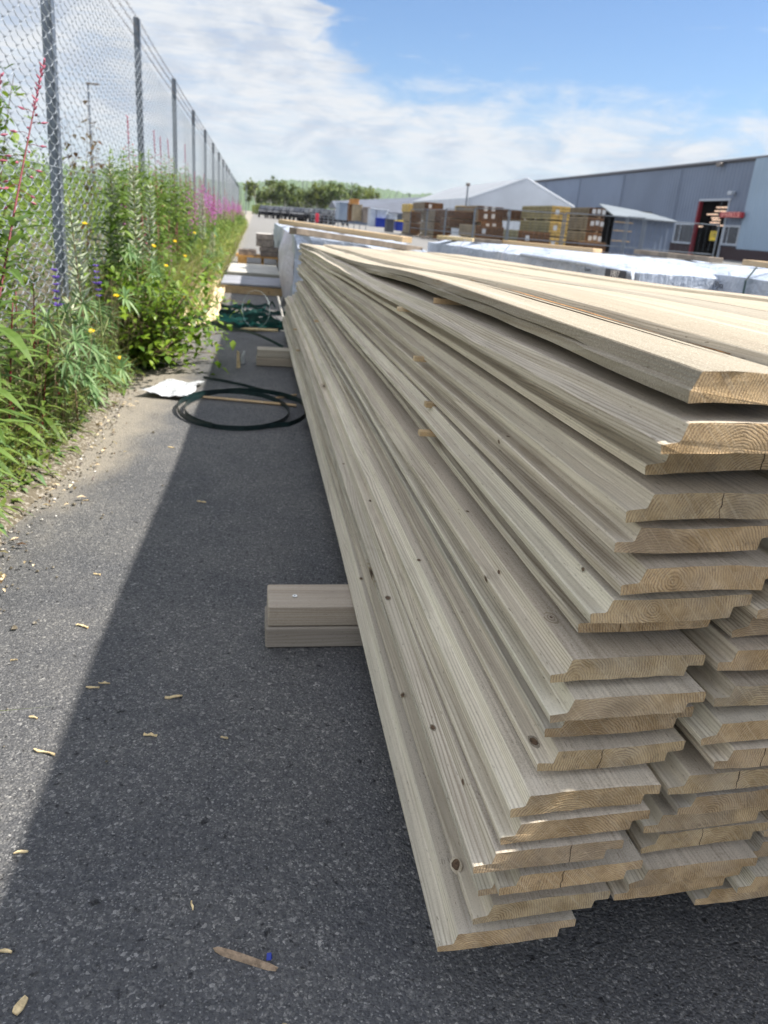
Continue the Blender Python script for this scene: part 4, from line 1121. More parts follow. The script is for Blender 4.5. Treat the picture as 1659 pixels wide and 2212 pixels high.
def hawkbit(label, loc, h, lean, seed, s=0.016, group=None):
    r = random.Random(seed); t = thing('hawkbit', label, 'wildflower', loc, group); path = stem_curve(h, lean)
    g = MB(); g.tube(path, 0.0012, 'stem_green', 4); g.build('stem', t)
    g = MB(); p = path[-1]; d0 = Vector((r.uniform(0.1, 0.5), r.uniform(-0.8, -0.3), 1)).normalized()
    s1 = d0.cross(Vector((0, 1, 0))).normalized(); s2 = s1.cross(d0)
    for lay in range(2):
        for j in range(15):
            b = j * 2 * PI / 15 + lay * 0.2
            g.leaf(p, s1 * math.cos(b) + s2 * math.sin(b) + d0 * (0.15 + 0.45 * lay), s * (1 - 0.35 * lay), s * 0.30, 'petal_yellow', 0.0, fold=0.1, seg=2, up=d0)
    g.tube([p - d0 * 0.008, p], [0.0025, 0.0055], 'stem_green', 7); g.build('flower_head', t)
    return t
# hero plants at the left edge
def from_px(ub, vb, xb, ut, vt, xt, z_base=0.03):
    """base from a low point on the stem, tip from the pixel of its top"""
    T_ = atx(ut, vt, xt); B = atx(ub, vb, xb)
    d = (T_ - B); k = (B.z - z_base) / max(0.05, d.z); G_ = B - d * k
    return Vector((max(-0.86, min(-0.6, G_.x)), G_.y, z_base)), T_
b_, t_ = from_px(0, 690, -0.66, 96, 128, -0.62)
fireweed('tall budding fireweed with crimson stem right in front of the nearest fence post', b_, t_.z - b_.z, (t_.x - b_.x, t_.y - b_.y), 'bud', 1, big=True)
b_, t_ = from_px(-70, 650, -0.68, 2, 160, -0.68)
fireweed('budding fireweed cut by the left picture edge, one magenta blossom low on its spike', b_, t_.z - b_.z, (t_.x - b_.x, t_.y - b_.y), 'bud', 2, big=True)
FW = [(275, 250, -0.80, 'bud', 'fireweed with a bare pink spike, tallest left of the second post'), (332, 282, -0.80, 'bud', 'fireweed spike crossing the foot of the second post'), (346, 295, -0.84, 'bud', 'fireweed spike just right of the second post'),
      (362, 300, -0.82, 'bud', 'fireweed spike between the second and third posts'), (399, 312, -0.78, 'bud', 'reddish fireweed spike before the third post'), (337, 392, -0.70, 'bud', 'shorter fireweed with a plump pink spike in front of the clump'),
      (402, 385, -0.74, 'flower', 'fireweed with a few magenta blossoms below the third post'), (440, 400, -0.72, 'flower', 'magenta fireweed, left one of the flowering clump'), (455, 405, -0.68, 'flower', 'magenta fireweed in the middle of the flowering clump'),
      (470, 415, -0.70, 'flower', 'magenta fireweed, right one of the flowering clump'), (458, 440, -0.62, 'flower', 'low magenta fireweed leaning over the path'), (300, 330, -0.78, 'none', 'leafy green fireweed without flowers before the second post'),
      (320, 318, -0.74, 'none', 'broad leafy fireweed at the foot of the second post'), (355, 330, -0.76, 'none', 'leafy fireweed right of the second post'), (290, 345, -0.72, 'none', 'leafy fireweed left of the second post'), (375, 345, -0.76, 'none', 'leafy green fireweed before the third post')]
for k, (u, v, x, kind, lab) in enumerate(FW):
    T_ = atx(u, v, x); r = random.Random(k + 40); lean = (r.uniform(-.06, .03), r.uniform(-.10, .10))
    fireweed(lab, (T_.x - lean[0], T_.y - lean[1], 0.04), T_.z - 0.04, lean, kind, 60 + k, 'fireweeds along the fence')
r = random.Random(400)
for k in range(30):
    u = 238 + 6.0 * k; x = r.uniform(-0.86, -0.66)
    T_ = atx(u, r.uniform(315, 372) + (u - 240) * 0.14, x); lean = (r.uniform(-.08, .06), r.uniform(-.12, .12))
    if T_.y > 16: continue
    BROAD = 1.25
    fireweed('leafy fireweed in the dense clump before the second and third posts', (T_.x - lean[0], T_.y - lean[1], 0.04), min(1.25, T_.z), lean, 'none', 420 + k, 'leafy fireweeds of the dense clump')
BROAD = 1.0
LU = [(148, 430, -0.70, 'pod', 'lupin seed stalk with pale pods, nearest the first fence post'), (235, 345, -0.72, 'pod', 'silvery lupin seed stalk, left of three side by side'), (286, 350, -0.64, 'pod', 'silvery lupin seed stalk, middle of three side by side'),
      (325, 395, -0.62, 'pod', 'silvery lupin seed stalk, right of three side by side'), (436, 415, -0.55, 'pod', 'silvery lupin seed stalk bent toward the path'), (460, 500, -0.50, 'pod', 'small lupin seed stalk near the path edge'),
      (150, 640, -0.66, 'pod', 'low pale lupin seed stalk in the grass near left'), (202, 520, -0.63, 'flower', 'violet flowering lupin before the fence mesh'), (114, 520, -0.68, 'flower', 'violet flowering lupin low beside the first fence post')]
for k, (u, v, x, kind, lab) in enumerate(LU):
    T_ = atx(u, v, x); r = random.Random(k + 90); lean = (r.uniform(-.05, .05), r.uniform(-.08, .08))
    lupin(lab, (T_.x - lean[0], T_.y - lean[1], 0.04), T_.z - 0.04, lean, kind, 120 + k, 'lupins along the fence')
HK = [(198, 715, -0.62, 'yellow hawkbit left of the birch shrub'), (260, 773, -0.58, 'lowest yellow hawkbit, before the birch shrub'), (251, 639, -0.62, 'yellow hawkbit above the birch shrub left side'), (332, 531, -0.60, 'yellow hawkbit among lupin leaves'),
      (378, 521, -0.60, 'yellow hawkbit right of the lupin leaves'), (183, 483, -0.80, 'faint yellow hawkbit by the fence mesh'), (359, 574, -0.56, 'yellow hawkbit below the lupin leaves'), (400, 553, -0.55, 'small yellow hawkbit before the bent seed stalk'),
      (420, 503, -0.55, 'small yellow hawkbit beside the bent seed stalk'), (396, 641, -0.46, 'yellow hawkbit peeping over the birch shrub'), (463, 510, -0.50, 'bright yellow hawkbit near the path edge'), (485, 551, -0.45, 'yellow hawkbit closest to the slab packs')]
for k, (u, v, x, lab) in enumerate(HK):
    T_ = atx(u, v, x); r = random.Random(k + 150); lean = (r.uniform(-.05, .05), r.uniform(-.05, .05))
    hawkbit(lab, (T_.x - lean[0], T_.y - lean[1], 0.02), max(0.08, T_.z - 0.02), lean, 160 + k, 0.014 if k < 2 else 0.0155, 'hawkbits along the verge')
# copies filling the long verge
protos = []
for kind, hh, sd_ in (('none', 0.95, 1), ('none', 1.05, 2), ('bud', 1.2, 3), ('flower', 1.15, 4), ('flower', 1.25, 5), ('bud', 1.05, 6)):
    protos.append((kind, fireweed({'none': 'leafy green fireweed without flowers in the verge clumps', 'bud': 'fireweed with a pink unopened spike in the verge clumps', 'flower': 'magenta flowering fireweed in the verge farther along the fence'}[kind],
                                  (-0.8, 8 + sd_, 0.04), hh, (0.03, 0.02), kind, 200 + sd_, {'none': 'leafy fireweeds in the verge', 'bud': 'budding fireweeds in the verge', 'flower': 'flowering fireweeds in the verge'}[kind])))
r = random.Random(77)
for k in range(185):
    y = 5.2 + 38 * (k / 185) ** 1.6 + r.uniform(-0.3, 0.3)
    wts = [3, 3, 2, 0.15, 0.15, 2] if y < 9 else ([2, 2, 1.5, 1.6, 1.6, 1] if y < 16 else [1, 1, 1, 3, 3, 1])
    kind, pr = r.choices(protos, wts)[0]
    sc_ = r.uniform(0.62, 0.95) * (1.0 if y > 9 else 0.95)
    x = r.uniform(-0.86, -0.62) + min(0.22, max(0, (y - 9) * 0.02)) * r.random()
    if y < 9 and x > -0.7: sc_ *= 0.75
    dup(pr, (x, y, 0.04), r.uniform(0, 6.28), sc_)
low_ = [fireweed('low leafy fireweed shoot at the near end of the verge', (-0.80, 1.6 + 0.3 * q, 0.02), 0.50, (0.05, 0.05), 'none', 230 + q, 'low fireweed shoots at the near verge', big=True) for q in range(3)]
for k in range(52):       # low leafy fireweed shoots at the near left
    y = 1.3 + 2.7 * r.random() ** 0.8; x = r.uniform(-0.90, -0.68)
    o = dup(low_[k % 3], (x, y, 0.02), r.uniform(0, 6.28), r.uniform(0.6, 1.05) if y < 3.2 else r.uniform(0.5, 0.8), 'low leafy fireweed shoot at the near end of the verge', 'low fireweed shoots at the near verge')
# birch shrub
def birch(label, loc, seed, tips, leaf_n, leaf_L, name='birch_shrub', mat='birch_leaf', cat='shrub', spread=0.10, group=None, lean_leaf=0.55):
    r = random.Random(seed); t = thing(name, label, cat, loc, group)
    gs = MB(); gl = MB()
    for tip in tips:
        tip = Vector(tip); path = [Vector((0, 0, 0)), tip * 0.35 + UP * tip.length * 0.12, tip * 0.7 + UP * tip.length * 0.10, tip]
        fine = []
        for i in range(13):
            q = i / 12
            a = path[0].lerp(path[1], q); b = path[1].lerp(path[2], q); c = path[2].lerp(path[3], q)
            fine.append(a.lerp(b, q).lerp(b.lerp(c, q), q))
        gs.tube(fine, [0.0042 * (1 - 0.8 * i / 12) + 0.0006 for i in range(13)], 'stem_brown', 5)
        for i in range(leaf_n):
            q = 0.12 + 0.88 * r.random() ** 0.8; p = pt_on(fine, q)
            d = Vector((r.gauss(0, 1), r.gauss(0, 1), r.gauss(0.1, 0.8))).normalized()
            tw = p + d * r.uniform(0.01, spread)
            if r.random() < 0.4: gs.tube([p, tw], 0.0008, 'stem_brown', 3, cap=False)
            L = leaf_L * r.uniform(0.6, 1.15)
            dd = Vector((r.gauss(0, 1), r.gauss(-0.2, 1), r.gauss(-0.2, 0.5)))
            gl.leaf(tw, dd, L, L * 0.72, mat, 0.2, fold=r.uniform(-0.1, 0.35), seg=3, shape=1)
    gs.build('twigs', t); gl.build('leaves', t)
    return t
r = random.Random(8)
tips = []
for k in range(36):
    a = r.uniform(0, 2 * PI); q = r.uniform(0.10, 0.40)
    tips.append((math.cos(a) * q * 0.85, math.sin(a) * q * 1.5, r.uniform(0.08, 0.52)))
tips += [(0.42, 0.40, 0.34), (0.36, 0.75, 0.46), (0.30, 0.10, 0.22), (0.40, 0.25, 0.16), (0.30, 0.9, 0.50), (0.36, -0.1, 0.10)]
birch('bright green birch shrub spreading over the asphalt edge', (-0.545, 4.25, 0.01), 3, tips, 64, 0.046, spread=0.13)
# sapling behind the fence at the left edge
r = random.Random(18); tips = [(r.uniform(-0.6, 0.36), r.uniform(-0.9, 0.4), r.uniform(0.4, 1.62)) for _ in range(38)]
birch('birch sapling behind the fence at the left picture edge', (-1.45, 4.6, 0.0), 9, tips, 36, 0.066, 'birch_sapling', cat='tree', spread=0.16)
tips = [(r.uniform(-0.22, 0.22), r.uniform(-0.3, 0.3), z) for z in (1.25, 1.4, 1.5, 1.6, 1.75, 1.9, 1.55)]
birch('thin sapling with brown leaves behind the fence mesh', (-2.0, 10.2, 0.0), 10, tips, 16, 0.105, 'brown_sapling', 'brown_leaf', 'tree', 0.14)
# ---- ground cover (uncountable)
def cover(name, n, xr, yr, hfun, mats, Lr, wr, seed, ypow=1.5, kind='leaf', droop=0.5, keep=None):
    r = random.Random(seed); g = MB()
    for k in range(n):
        y = yr[0] + (yr[1] - yr[0]) * r.random() ** ypow; x = r.uniform(*xr)
        if keep and not keep(x, y, r): continue
        hm = hfun(x, y, r)
        if hm <= 0.01: continue
        L = r.uniform(*Lr) * (1 + max(0, y - 8) * 0.03); wdt = r.uniform(*wr) * (1 + max(0, y - 8) * 0.05)
        mt = r.choice(mats)
        if kind == 'grass':
            d = Vector((r.gauss(0, 0.35), r.gauss(0, 0.35), 1)).normalized(); LL = hm
            side = Vector((math.cos(k), math.sin(k), 0)) * wdt
            bend = Vector((r.gauss(0, 0.3), r.gauss(0, 0.3), -0.15)) * LL
            p0 = Vector((x, y, 0.01)); p1 = p0 + d * LL * 0.5 + bend * 0.2; p2 = p0 + d * LL + bend
            b = len(g.v); mi = g.mat(mt)
            g.v += [tuple(p0 - side), tuple(p0 + side), tuple(p1 - side * .8), tuple(p1 + side * .8), tuple(p2)]
            g.face((b, b + 1, b + 3, b + 2), mi); g.face((b + 2, b + 3, b + 4), mi)
        else:
            z = hm * r.random() ** 0.75
            d = Vector((r.gauss(0.25, 1), r.gauss(-0.15, 1), r.uniform(-0.1, 1.0)))
            g.leaf((x, y, z + 0.01), d, L, wdt, mt, droop, fold=r.uniform(0, 0.4), seg=2, shape=0)
    return tag(g.build(name), kind='stuff')
def hv(x, y, r):
    e = (-0.60 + 0.05 * mn.noise((y * 2.1, 0.3, 0)))
    t = max(0, min(1, (e - x + (0.03 if y > 3.6 else -0.035)) / 0.22))
    return t * (0.34 + 0.22 * mn.noise((x * 3, y * 1.7, 3))) * (0.78 + 0.62 * max(0, min(1, (y - 3.6) / 1.2)))
cover('undergrowth', 17000, (-1.0, -0.56), (0.25, 12), hv, ['weed_leaf', 'weed_leaf', 'fireweed_leaf', 'lupin_leaf'], (0.03, 0.085), (0.008, 0.02), 1)
cover('undergrowth', 9000, (-1.0, -0.42), (9, 46), lambda x, y, r: (0.62 if x < -0.6 else 0.3) * (1 + 0.5 * mn.noise((x * 3, y * 1.1, 3))), ['weed_leaf', 'fireweed_leaf', 'grass_blade'], (0.05, 0.10), (0.014, 0.03), 2)
cover('grass', 10000, (-0.98, -0.56), (0.25, 9), lambda x, y, r: hv(x, y, r) * r.uniform(0.7, 1.5), ['grass_blade', 'grass_blade', 'grass_seed'], (0.1, 0.2), (0.0012, 0.0026), 3, kind='grass')
cover('grass', 5000, (-0.98, -0.36), (6, 40), lambda x, y, r: 0.50 * r.uniform(0.5, 1.3) * (1 if x < -0.55 else 0.55), ['grass_blade', 'grass_blade', 'grass_seed'], (0.1, 0.2), (0.002, 0.005), 4, kind='grass')
cover('thicket_behind_the_fence', 22000, (-3.2, -1.0), (1.5, 42), lambda x, y, r: (0.70 + 0.45 * min(1, max(0, (-1.0 - x) / 0.7))) * (1 + 0.35 * mn.noise((x * 1.3, y * 0.6, 8))), ['weed_leaf', 'fireweed_leaf', 'birch_leaf'], (0.05, 0.12), (0.02, 0.045), 5, ypow=1.7)
cover('thicket_behind_the_fence', 7000, (-10.0, -3.0), (1.5, 45), lambda x, y, r: 1.05 * (1 + 0.3 * mn.noise((x * 0.8, y * 0.5, 8))), ['weed_leaf', 'fireweed_leaf', 'birch_leaf'], (0.14, 0.30), (0.06, 0.12), 6, ypow=1.4)
# feathery grass heads near the fence foot
r = random.Random(31); g = MB()
for k in range(420):
    y = r.uniform(2.3, 4.6); x = r.uniform(-0.84, -0.62); hh = r.uniform(0.28, 0.5); lx, ly = r.gauss(0, 0.05), r.gauss(0, 0.06)
    p0_ = Vector((x, y, 0.02)); p1_ = Vector((x + lx, y + ly, hh))
    g.tube([p0_, p1_], 0.0005, 'grass_seed', 3, cap=False)
    for j in range(16):
        q = 0.62 + 0.38 * r.random(); p = p0_.lerp(p1_, q); d = Vector((r.gauss(0, 1), r.gauss(0, 1), 0.6)).normalized() * 0.05 * (1.15 - q)
        g.leaf(p + d * r.random(), d + Vector((0, 0, .02)), 0.007, 0.0024, 'grass_seed', 0.1, seg=2)
tag(g.build('feathery_grass'), kind='stuff')
# gravel at the edge of the asphalt and leaf litter
r = random.Random(41); g = MB()
for k in range(1500):
    y = 0.9 + 5.5 * r.random() ** 1.2; e = -0.60 + 0.05 * mn.noise((y * 2.1, 0.3, 0)) + 0.025 * mn.noise((y * 9, 4, 0))
    x = e + r.gauss(-0.005, 0.035); s = r.uniform(0.002, 0.0055) * (1.7 if r.random() < 0.10 else 1)
    if k % 9 == 0: x = e + abs(r.gauss(0, 0.12))
    if x > -0.2: continue
    z = 0.002 + max(0, min(1, (e - x) / 3.4 * 9)) * 0.03
    b = len(g.v); mi = g.mat(['stone_block', 'panel_grey', 'stone_top', 'soil'][r.choice((0, 0, 1, 3, 3, 3, 1, 2)) if k % 3 else 3])
    pts = [Vector((r.uniform(.7, 1.2), 0, 0)), Vector((0, r.uniform(.7, 1.2), 0)), Vector((-r.uniform(.7, 1.2), 0, 0)), Vector((0, -r.uniform(.7, 1.2), 0)), Vector((0, 0, r.uniform(.5, .9))), Vector((0, 0, -0.5))]
    rot = Matrix.Rotation(r.uniform(0, 6), 3, 'Z')
    g.v += [tuple(rot @ (p * s) + Vector((x, y, z + s * .3))) for p in pts]
    for f in ((0, 1, 4), (1, 2, 4), (2, 3, 4), (3, 0, 4), (1, 0, 5), (2, 1, 5), (3, 2, 5), (0, 3, 5)): g.face(tuple(b + q for q in f), mi)
tag(g.build('gravel'), kind='stuff')
r = random.Random(42); g = MB()
for k in range(420):
    y = 1.2 + 4 * r.random(); e = -0.60 + 0.05 * mn.noise((y * 2.1, 0.3, 0)); x = e + r.gauss(-0.02, 0.06)
    if x > -0.42: continue
    g.leaf((x, y, 0.012), (r.gauss(0, 1), r.gauss(0, 1), 0.25), r.uniform(0.01, 0.03), r.uniform(0.005, 0.012), r.choice(['grass_seed', 'brown_leaf', 'paper_tan']), 0.3, seg=2, fold=0.5)
tag(g.build('leaf_litter'), kind='stuff')

# ================================================================== FAR YARD
# timber piles: every pack its own thing
GP = 'timber packs piled in the yard'
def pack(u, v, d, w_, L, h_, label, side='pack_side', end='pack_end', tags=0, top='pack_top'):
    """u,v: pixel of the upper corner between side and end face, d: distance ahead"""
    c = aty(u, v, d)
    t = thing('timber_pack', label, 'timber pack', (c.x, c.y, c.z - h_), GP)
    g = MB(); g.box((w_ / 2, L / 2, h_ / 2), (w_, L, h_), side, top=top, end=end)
    n_ = 5
    g.build('planks', t)
    g = MB()
    for q in range(1, n_): g.box((w_ / 2, L / 2, h_ * q / n_), (w_ + 0.03, L + 0.02, 0.02), 'dark_inside')
    g.build('layer_gaps', t)
    g = MB()
    for q in (0.15, 0.5, 0.85): g.box((w_ / 2, L * q, -0.04), (w_, 0.1, 0.08), 'old_timber')
    g.build('bearer', t)
    for q in range(tags):
        g = MB(); g.box((w_ * (0.3 + 0.3 * q), -0.02, h_ * (0.55 + 0.06 * (q % 2))), (0.20, 0.02, 0.24), 'plastic_white'); g.build('white_tag', t)
    return t
def pile(u, v, d, w_, L, hs, labels, **kw):
    c = aty(u, v, d); z = c.z
    for k, (h_, lab) in enumerate(zip(hs, labels)):
        q = kw.copy(); q['tags'] = kw.get('tags', 0) if k < 3 else 0
        t = pack(u, v, d, w_, L, h_, lab, **q); t.location.z = z - h_; z -= h_ + 0.09
pile(888, 456, 60, 0.85, 3.6, (0.72, 0.72, 0.72), ['brown timber pack under the yellow planks, leftmost pile, top', 'middle timber pack of the leftmost pile', 'bottom timber pack of the leftmost pile'])
pack(884, 440, 60.5, 0.6, 3.0, 0.55, 'bright yellow plank pack on top of the leftmost pile', 'pack_yellow', 'pack_yellow', top='pack_yellow')
pile(941, 452, 53, 1.2, 4.6, (0.72, 0.72, 0.72), ['upper timber pack with a dark end, second pile from left', 'middle timber pack of the second pile from left', 'bottom timber pack of the second pile from left'])
pack(918, 436, 55, 1.3, 4.2, 0.55, 'grey brown timber pack with one white tag on top of the second pile', tags=1)
pile(974, 454, 47, 1.6, 2.6, (0.40, 0.40), ['dark rough timber pack with dark end, third pile, top', 'dark rough timber pack, third pile, lower'], side='pack_end')
pack(1000, 444, 50, 0.6, 2.0, 0.3, 'small yellow timber pack on the third pile', 'pack_yellow', 'pack_yellow', top='pack_yellow')
pack(1034, 444, 46, 1.5, 5.2, 0.30, 'orange topped timber pack with two white tags at the top of the fourth pile', tags=2)
pack(1034, 456, 46, 1.5, 5.2, 0.55, 'dark ended timber pack with two white tags, second in the fourth pile', tags=2)
pack(1040, 478, 46, 1.3, 5.0, 0.5, 'timber pack set back in shade in the fourth pile', tags=2)
pack(1028, 486, 43, 1.6, 3.6, 0.62, 'long timber pack with a bright orange top, low in the fourth pile', tags=1)
pack(1060, 505, 43.5, 1.2, 3.4, 0.6, 'lowest timber pack of the fourth pile')
pile(1194, 444, 41, 1.0, 4.9, (0.66, 0.72, 0.72), ['golden ended timber pack with a white tag, top of the tallest pile', 'golden ended timber pack with a white tag, middle of the tallest pile', 'golden ended timber pack with a white tag, lowest of the tallest pile'], side='pack_side_green', end='pack_end_gold', tags=1, top='pack_yellow')
pack(1120, 497, 39.5, 1.7, 2.4, 0.75, 'low golden brown timber pack with one tag before the tallest pile', 'pack_side_green', 'pack_end', tags=1)
pack(1086, 452, 47, 1.4, 4.2, 0.5, 'brown timber pack between the fourth pile and the tallest pile', tags=1)
pile(1274, 448, 44, 0.98, 4.4, (0.42, 0.70, 0.70), ['brown timber pack at the top of the rightmost pile', 'brown timber pack with three white tags in the rightmost pile', 'brown timber pack with three white tags low in the rightmost pile'], tags=3)
pack(1252, 520, 43, 1.6, 3.0, 0.8, 'dark brown timber pack at the foot of the rightmost pile', 'pack_end', 'pack_end')
# dark stacks and bins left of the piles
def yardbox(name, u0, u1, vt, vb, d, dep, mat, label, cat, lid=None, group=None):
    a = aty(u0, vt, d); b = aty(u1, vt, d); c = aty((u0 + u1) / 2, vb, d)
    w_ = b.x - a.x; z0 = max(0.0, c.z); z1 = (a.z + b.z) / 2
    t = thing(name, label, cat, ((a.x + b.x) / 2, d, 0), group)
    g = MB(); g.box((0, dep / 2, (z0 + z1) / 2), (w_, dep, z1 - z0), mat, bev=min(0.05, w_ * 0.05)); g.build('body', t)
    g = MB(); g.box((0, dep / 2, z1 + 0.02), (w_ * 1.06, dep * 1.04, 0.06), lid or mat, bev=0.01); g.build('lid', t)
    return t
yardbox('storage_container', 734, 755, 439, 476, 62, 3.0, 'container_blue', 'grey blue container left of the brown stacks', 'container')
yardbox('crate_stack', 755, 766, 440, 478, 60, 1.2, 'pack_end', 'narrow dark brown crate stack beside the container', 'crate')
yardbox('crate_stack', 758, 776, 432, 442, 59, 1.2, 'bark', 'tilted dark brown crate on the tall grey stack', 'crate')
yardbox('crate_stack', 765, 783, 443, 478, 58, 1.2, 'pack_side', 'tall grey brown crate stack', 'crate')
yardbox('crate_stack', 788, 800, 449, 482, 57, 1.2, 'stone_block', 'dark grey slatted crate stack beside the white bags', 'crate')
for (u0, u1, vt, vb, lab) in ((801, 813, 452, 490, 'leftmost white wrapped bale, narrow and tall'), (814, 838, 454, 472, 'white wrapped bale on the left blue bin'), (838, 858, 464, 476, 'white wrapped bale on the right blue bin')):
    yardbox('white_bale', u0, u1, vt, vb, 54, 1.3, 'wrap_white', lab, 'bale')
yardbox('blue_bin', 812, 833, 473, 491, 53.8, 1.2, 'blue_plastic', 'left bright blue bin under a white bale', 'bin')
yardbox('dark_bin', 837, 852, 475, 502, 51, 1.0, 'ink', 'tall black bin between the two blue bins', 'bin')
yardbox('blue_bin', 856, 871, 478, 499, 52, 1.2, 'blue_plastic', 'right blue bin with a yellow lid corner', 'bin', 'sign_yellow')
# site fence panels
SFP = [(888, 452), (924, 451), (964, 453), (1027, 448), (1101, 452), (1221, 461), (1357, 466), (1395, 471), (1556, 488)]
tops = []
for (u, v), d in zip(SFP, (57.5, 51, 45.5, 41.5, 38.2, 37, 35.5, 35.2, 34)):
    tops.append(aty(u, v, d))
for k in range(len(tops) - 1):
    a, b = tops[k].copy(), tops[k + 1].copy(); a.z = b.z = 0
    L = (b - a).length; ht = (tops[k].z + tops[k + 1].z) / 2
    t = thing('site_fence_panel', ['leftmost site fence panel, seen steeply', 'second site fence panel, before the second pile', 'site fence panel before the third pile', 'site fence panel before the fourth pile', 'wide site fence panel left of the tallest pile',
                                   'site fence panel across the tallest pile', 'narrow site fence panel before the shed', 'rightmost site fence panel before the workshop door'][k], 'fence panel', a, 'site fence panels', math.atan2(b.y - a.y, b.x - a.x))
    g = MB()
    for x in (0.05, L - 0.05): g.tube([(x, 0, 0.02), (x, 0, ht)], 0.035, 'galvanised', 6)
    for z in (ht - 0.02, 0.55): g.tube([(0.05, 0, z), (L - 0.05, 0, z)], 0.022, 'galvanised', 5)
    g.build('frame', t)
    g = MB()
    nx_ = int(L / 0.25)
    for q in range(1, nx_): g.tube([(0.05 + (L - 0.1) * q / nx_, 0, 0.55), (0.05 + (L - 0.1) * q / nx_, 0, ht)], 0.004, 'galvanised', 3, cap=False)
    g.build('wire_grid', t)
    g = MB(); g.box((0.0, 0, 0.06), (0.25, 0.6, 0.12), 'stone_block', bev=0.02); g.build('foot', t)
# tent hall
tl, tr = aty(1015, 433, 85), aty(1240, 441, 85); ta = aty(1138, 385, 85)
t = thing('storage_tent', 'big white gabled storage tent behind the timber piles', 'tent', (ta.x, 85, 0))
xl, xr, ze = tl.x - ta.x, tr.x - ta.x, (tl.z + tr.z) / 2; za = ta.z; Lt = 32
g = MB()
NP = 8
def rib(y, k):
    s = 0.03 * math.sin(k * PI)
    return [(xl, y, 0.0), (xl, y, ze - s), (0, y, za - s), (xr, y, ze - s), (xr, y, 0)]
rows = [rib(Lt * k / 12, (k % 2)) for k in range(13)]
mi = g.mat('tent_white')
for rw_ in rows: g.v += rw_
for k in range(12):
    for q in range(4): g.face((k * 5 + q, k * 5 + q + 1, k * 5 + 6 + q, k * 5 + 5 + q), mi)
g.build('roof_and_sides', t)
g = MB(); g.poly([(xl + .05, 0.1, 0), (xr - .05, 0.1, 0), (xr - .05, 0.1, ze - .05), (0, 0.1, za - .08), (xl + .05, 0.1, ze - .05)], 'tent_white'); g.build('gable', t); g = MB(); g.poly([(xl + .05, Lt - .1, 0), (xl + .05, Lt - .1, ze - .05), (0, Lt - .1, za - .08), (xr - .05, Lt - .1, ze - .05), (xr - .05, Lt - .1, 0)], 'tent_white'); g.build('gable', t)
g = MB(); g.tube([(xl, -0.02, 0), (xl, -0.02, ze), (0, -0.02, za), (xr, -0.02, ze), (xr, -0.02, 0)], 0.14, 'tent_white', 6); g.build('edge_beam', t)
a = aty(1011, 402, 82)
t = thing('lamp_post', 'slim lamp post with a dark head at the tent corner', 'lamp post', (a.x, 82, 0))
g = MB(); g.tube([(0, 0, 0), (0, 0, a.z)], 0.09, 'galvanised', 6); g.build('pole', t)
g = MB(); g.box((0, 0, a.z + 0.15), (0.35, 0.5, 0.3), 'barb', bev=0.05); g.build('lamp_head', t)
# dark roofed hall far left of the tent
a, b = aty(775, 437, 135), aty(905, 420, 135)
t = thing('dark_roofed_hall', 'long low hall with a dark grey roof behind the white bales', 'building', ((a.x + b.x) / 2, 135, 0))
w_ = b.x - a.x + 14
g = MB(); g.box((4, 7, 1.2), (w_ - 1, 12, 2.4), 'cladding_grey'); g.build('wall', t)
g = MB(); hz = b.z + 0.4
g.v = [(-w_ / 2 + 3.2, -0.5, 2.3), (w_ / 2 + 4, -0.5, 2.3), (w_ / 2 + 4, 7, hz + 0.5), (-w_ / 2 + 3.2, 7, a.z), (w_ / 2 + 4, 14.5, 2.3), (-w_ / 2 + 3.2, 14.5, 2.3), (-w_ / 2 + 3.2, -0.5, 2.1), (w_ / 2 + 4, -0.5, 2.1)]
mi = g.mat('roof_dark')
for f in ((0, 1, 2, 3), (3, 2, 4, 5), (6, 7, 1, 0), (0, 3, 5)): g.face(f, mi)
g.build('roof', t)
# workshop building along X = 39
BX = 39.0
t0_ = t = thing('workshop_building', 'long grey corrugated workshop with dark plinth and an open red framed door', 'building', (BX, 0, 0))
def onwall(u, v): return atx(u, v, BX)
yL = onwall(1517, 435); yR = onwall(1576.5, 436); dz = yL.z
yb = onwall(1620, 430).y; zt = onwall(1500, 360).z; zt2 = onwall(1170, 393).z
y_far, y_near = 135.0, 8.0
w1a, w1b = onwall(1463.5, 484).y, onwall(1504, 484).y; w1t, w1l = onwall(1484, 484).z, onwall(1484, 525).z
w2a, w2b = onwall(1570, 488).y, onwall(1603, 488).y; w2t, w2l = onwall(1587, 489).z, onwall(1587, 529).z
plz = 1.06
def zroof(y): return zt + (zt2 - zt) * (y - onwall(1500, 360).y) / (onwall(1170, 393).y - onwall(1500, 360).y)
def corrugated(parent, ya, yb_, z0, z1f, mat, name, x0=0.0, step=0.25, depth=0.05):
    g = MB(); mi = g.mat(mat); n = max(2, int((yb_ - ya) / (step * 2)) * 2)
    for i in range(n + 1):
        y = ya + (yb_ - ya) * i / n; x = x0 - (depth if i % 2 else 0)
        g.v += [(x, y, z0), (x, y, z1f(y))]
    for i in range(n): g.face((2 * i, 2 * i + 2, 2 * i + 3, 2 * i + 1), mi)
    return g.build(name, parent)
dy0, dy1 = yR.y, yL.y                               # door opening (y grows away from us)
corrugated(t, dy1, y_far, plz, zroof, 'cladding_grey', 'wall')
corrugated(t, yb, dy0, plz, zroof, 'cladding_grey', 'wall')
corrugated(t, dy0, dy1, dz, zroof, 'cladding_grey', 'wall')
lp = corrugated(t, y_near, yb, plz - 0.15, lambda y: zroof(y) + 0.1, 'cladding_light', 'light_wall', -0.25, 0.4, 0.03); lp['label'] = 'paler blue grey wall section at the right'
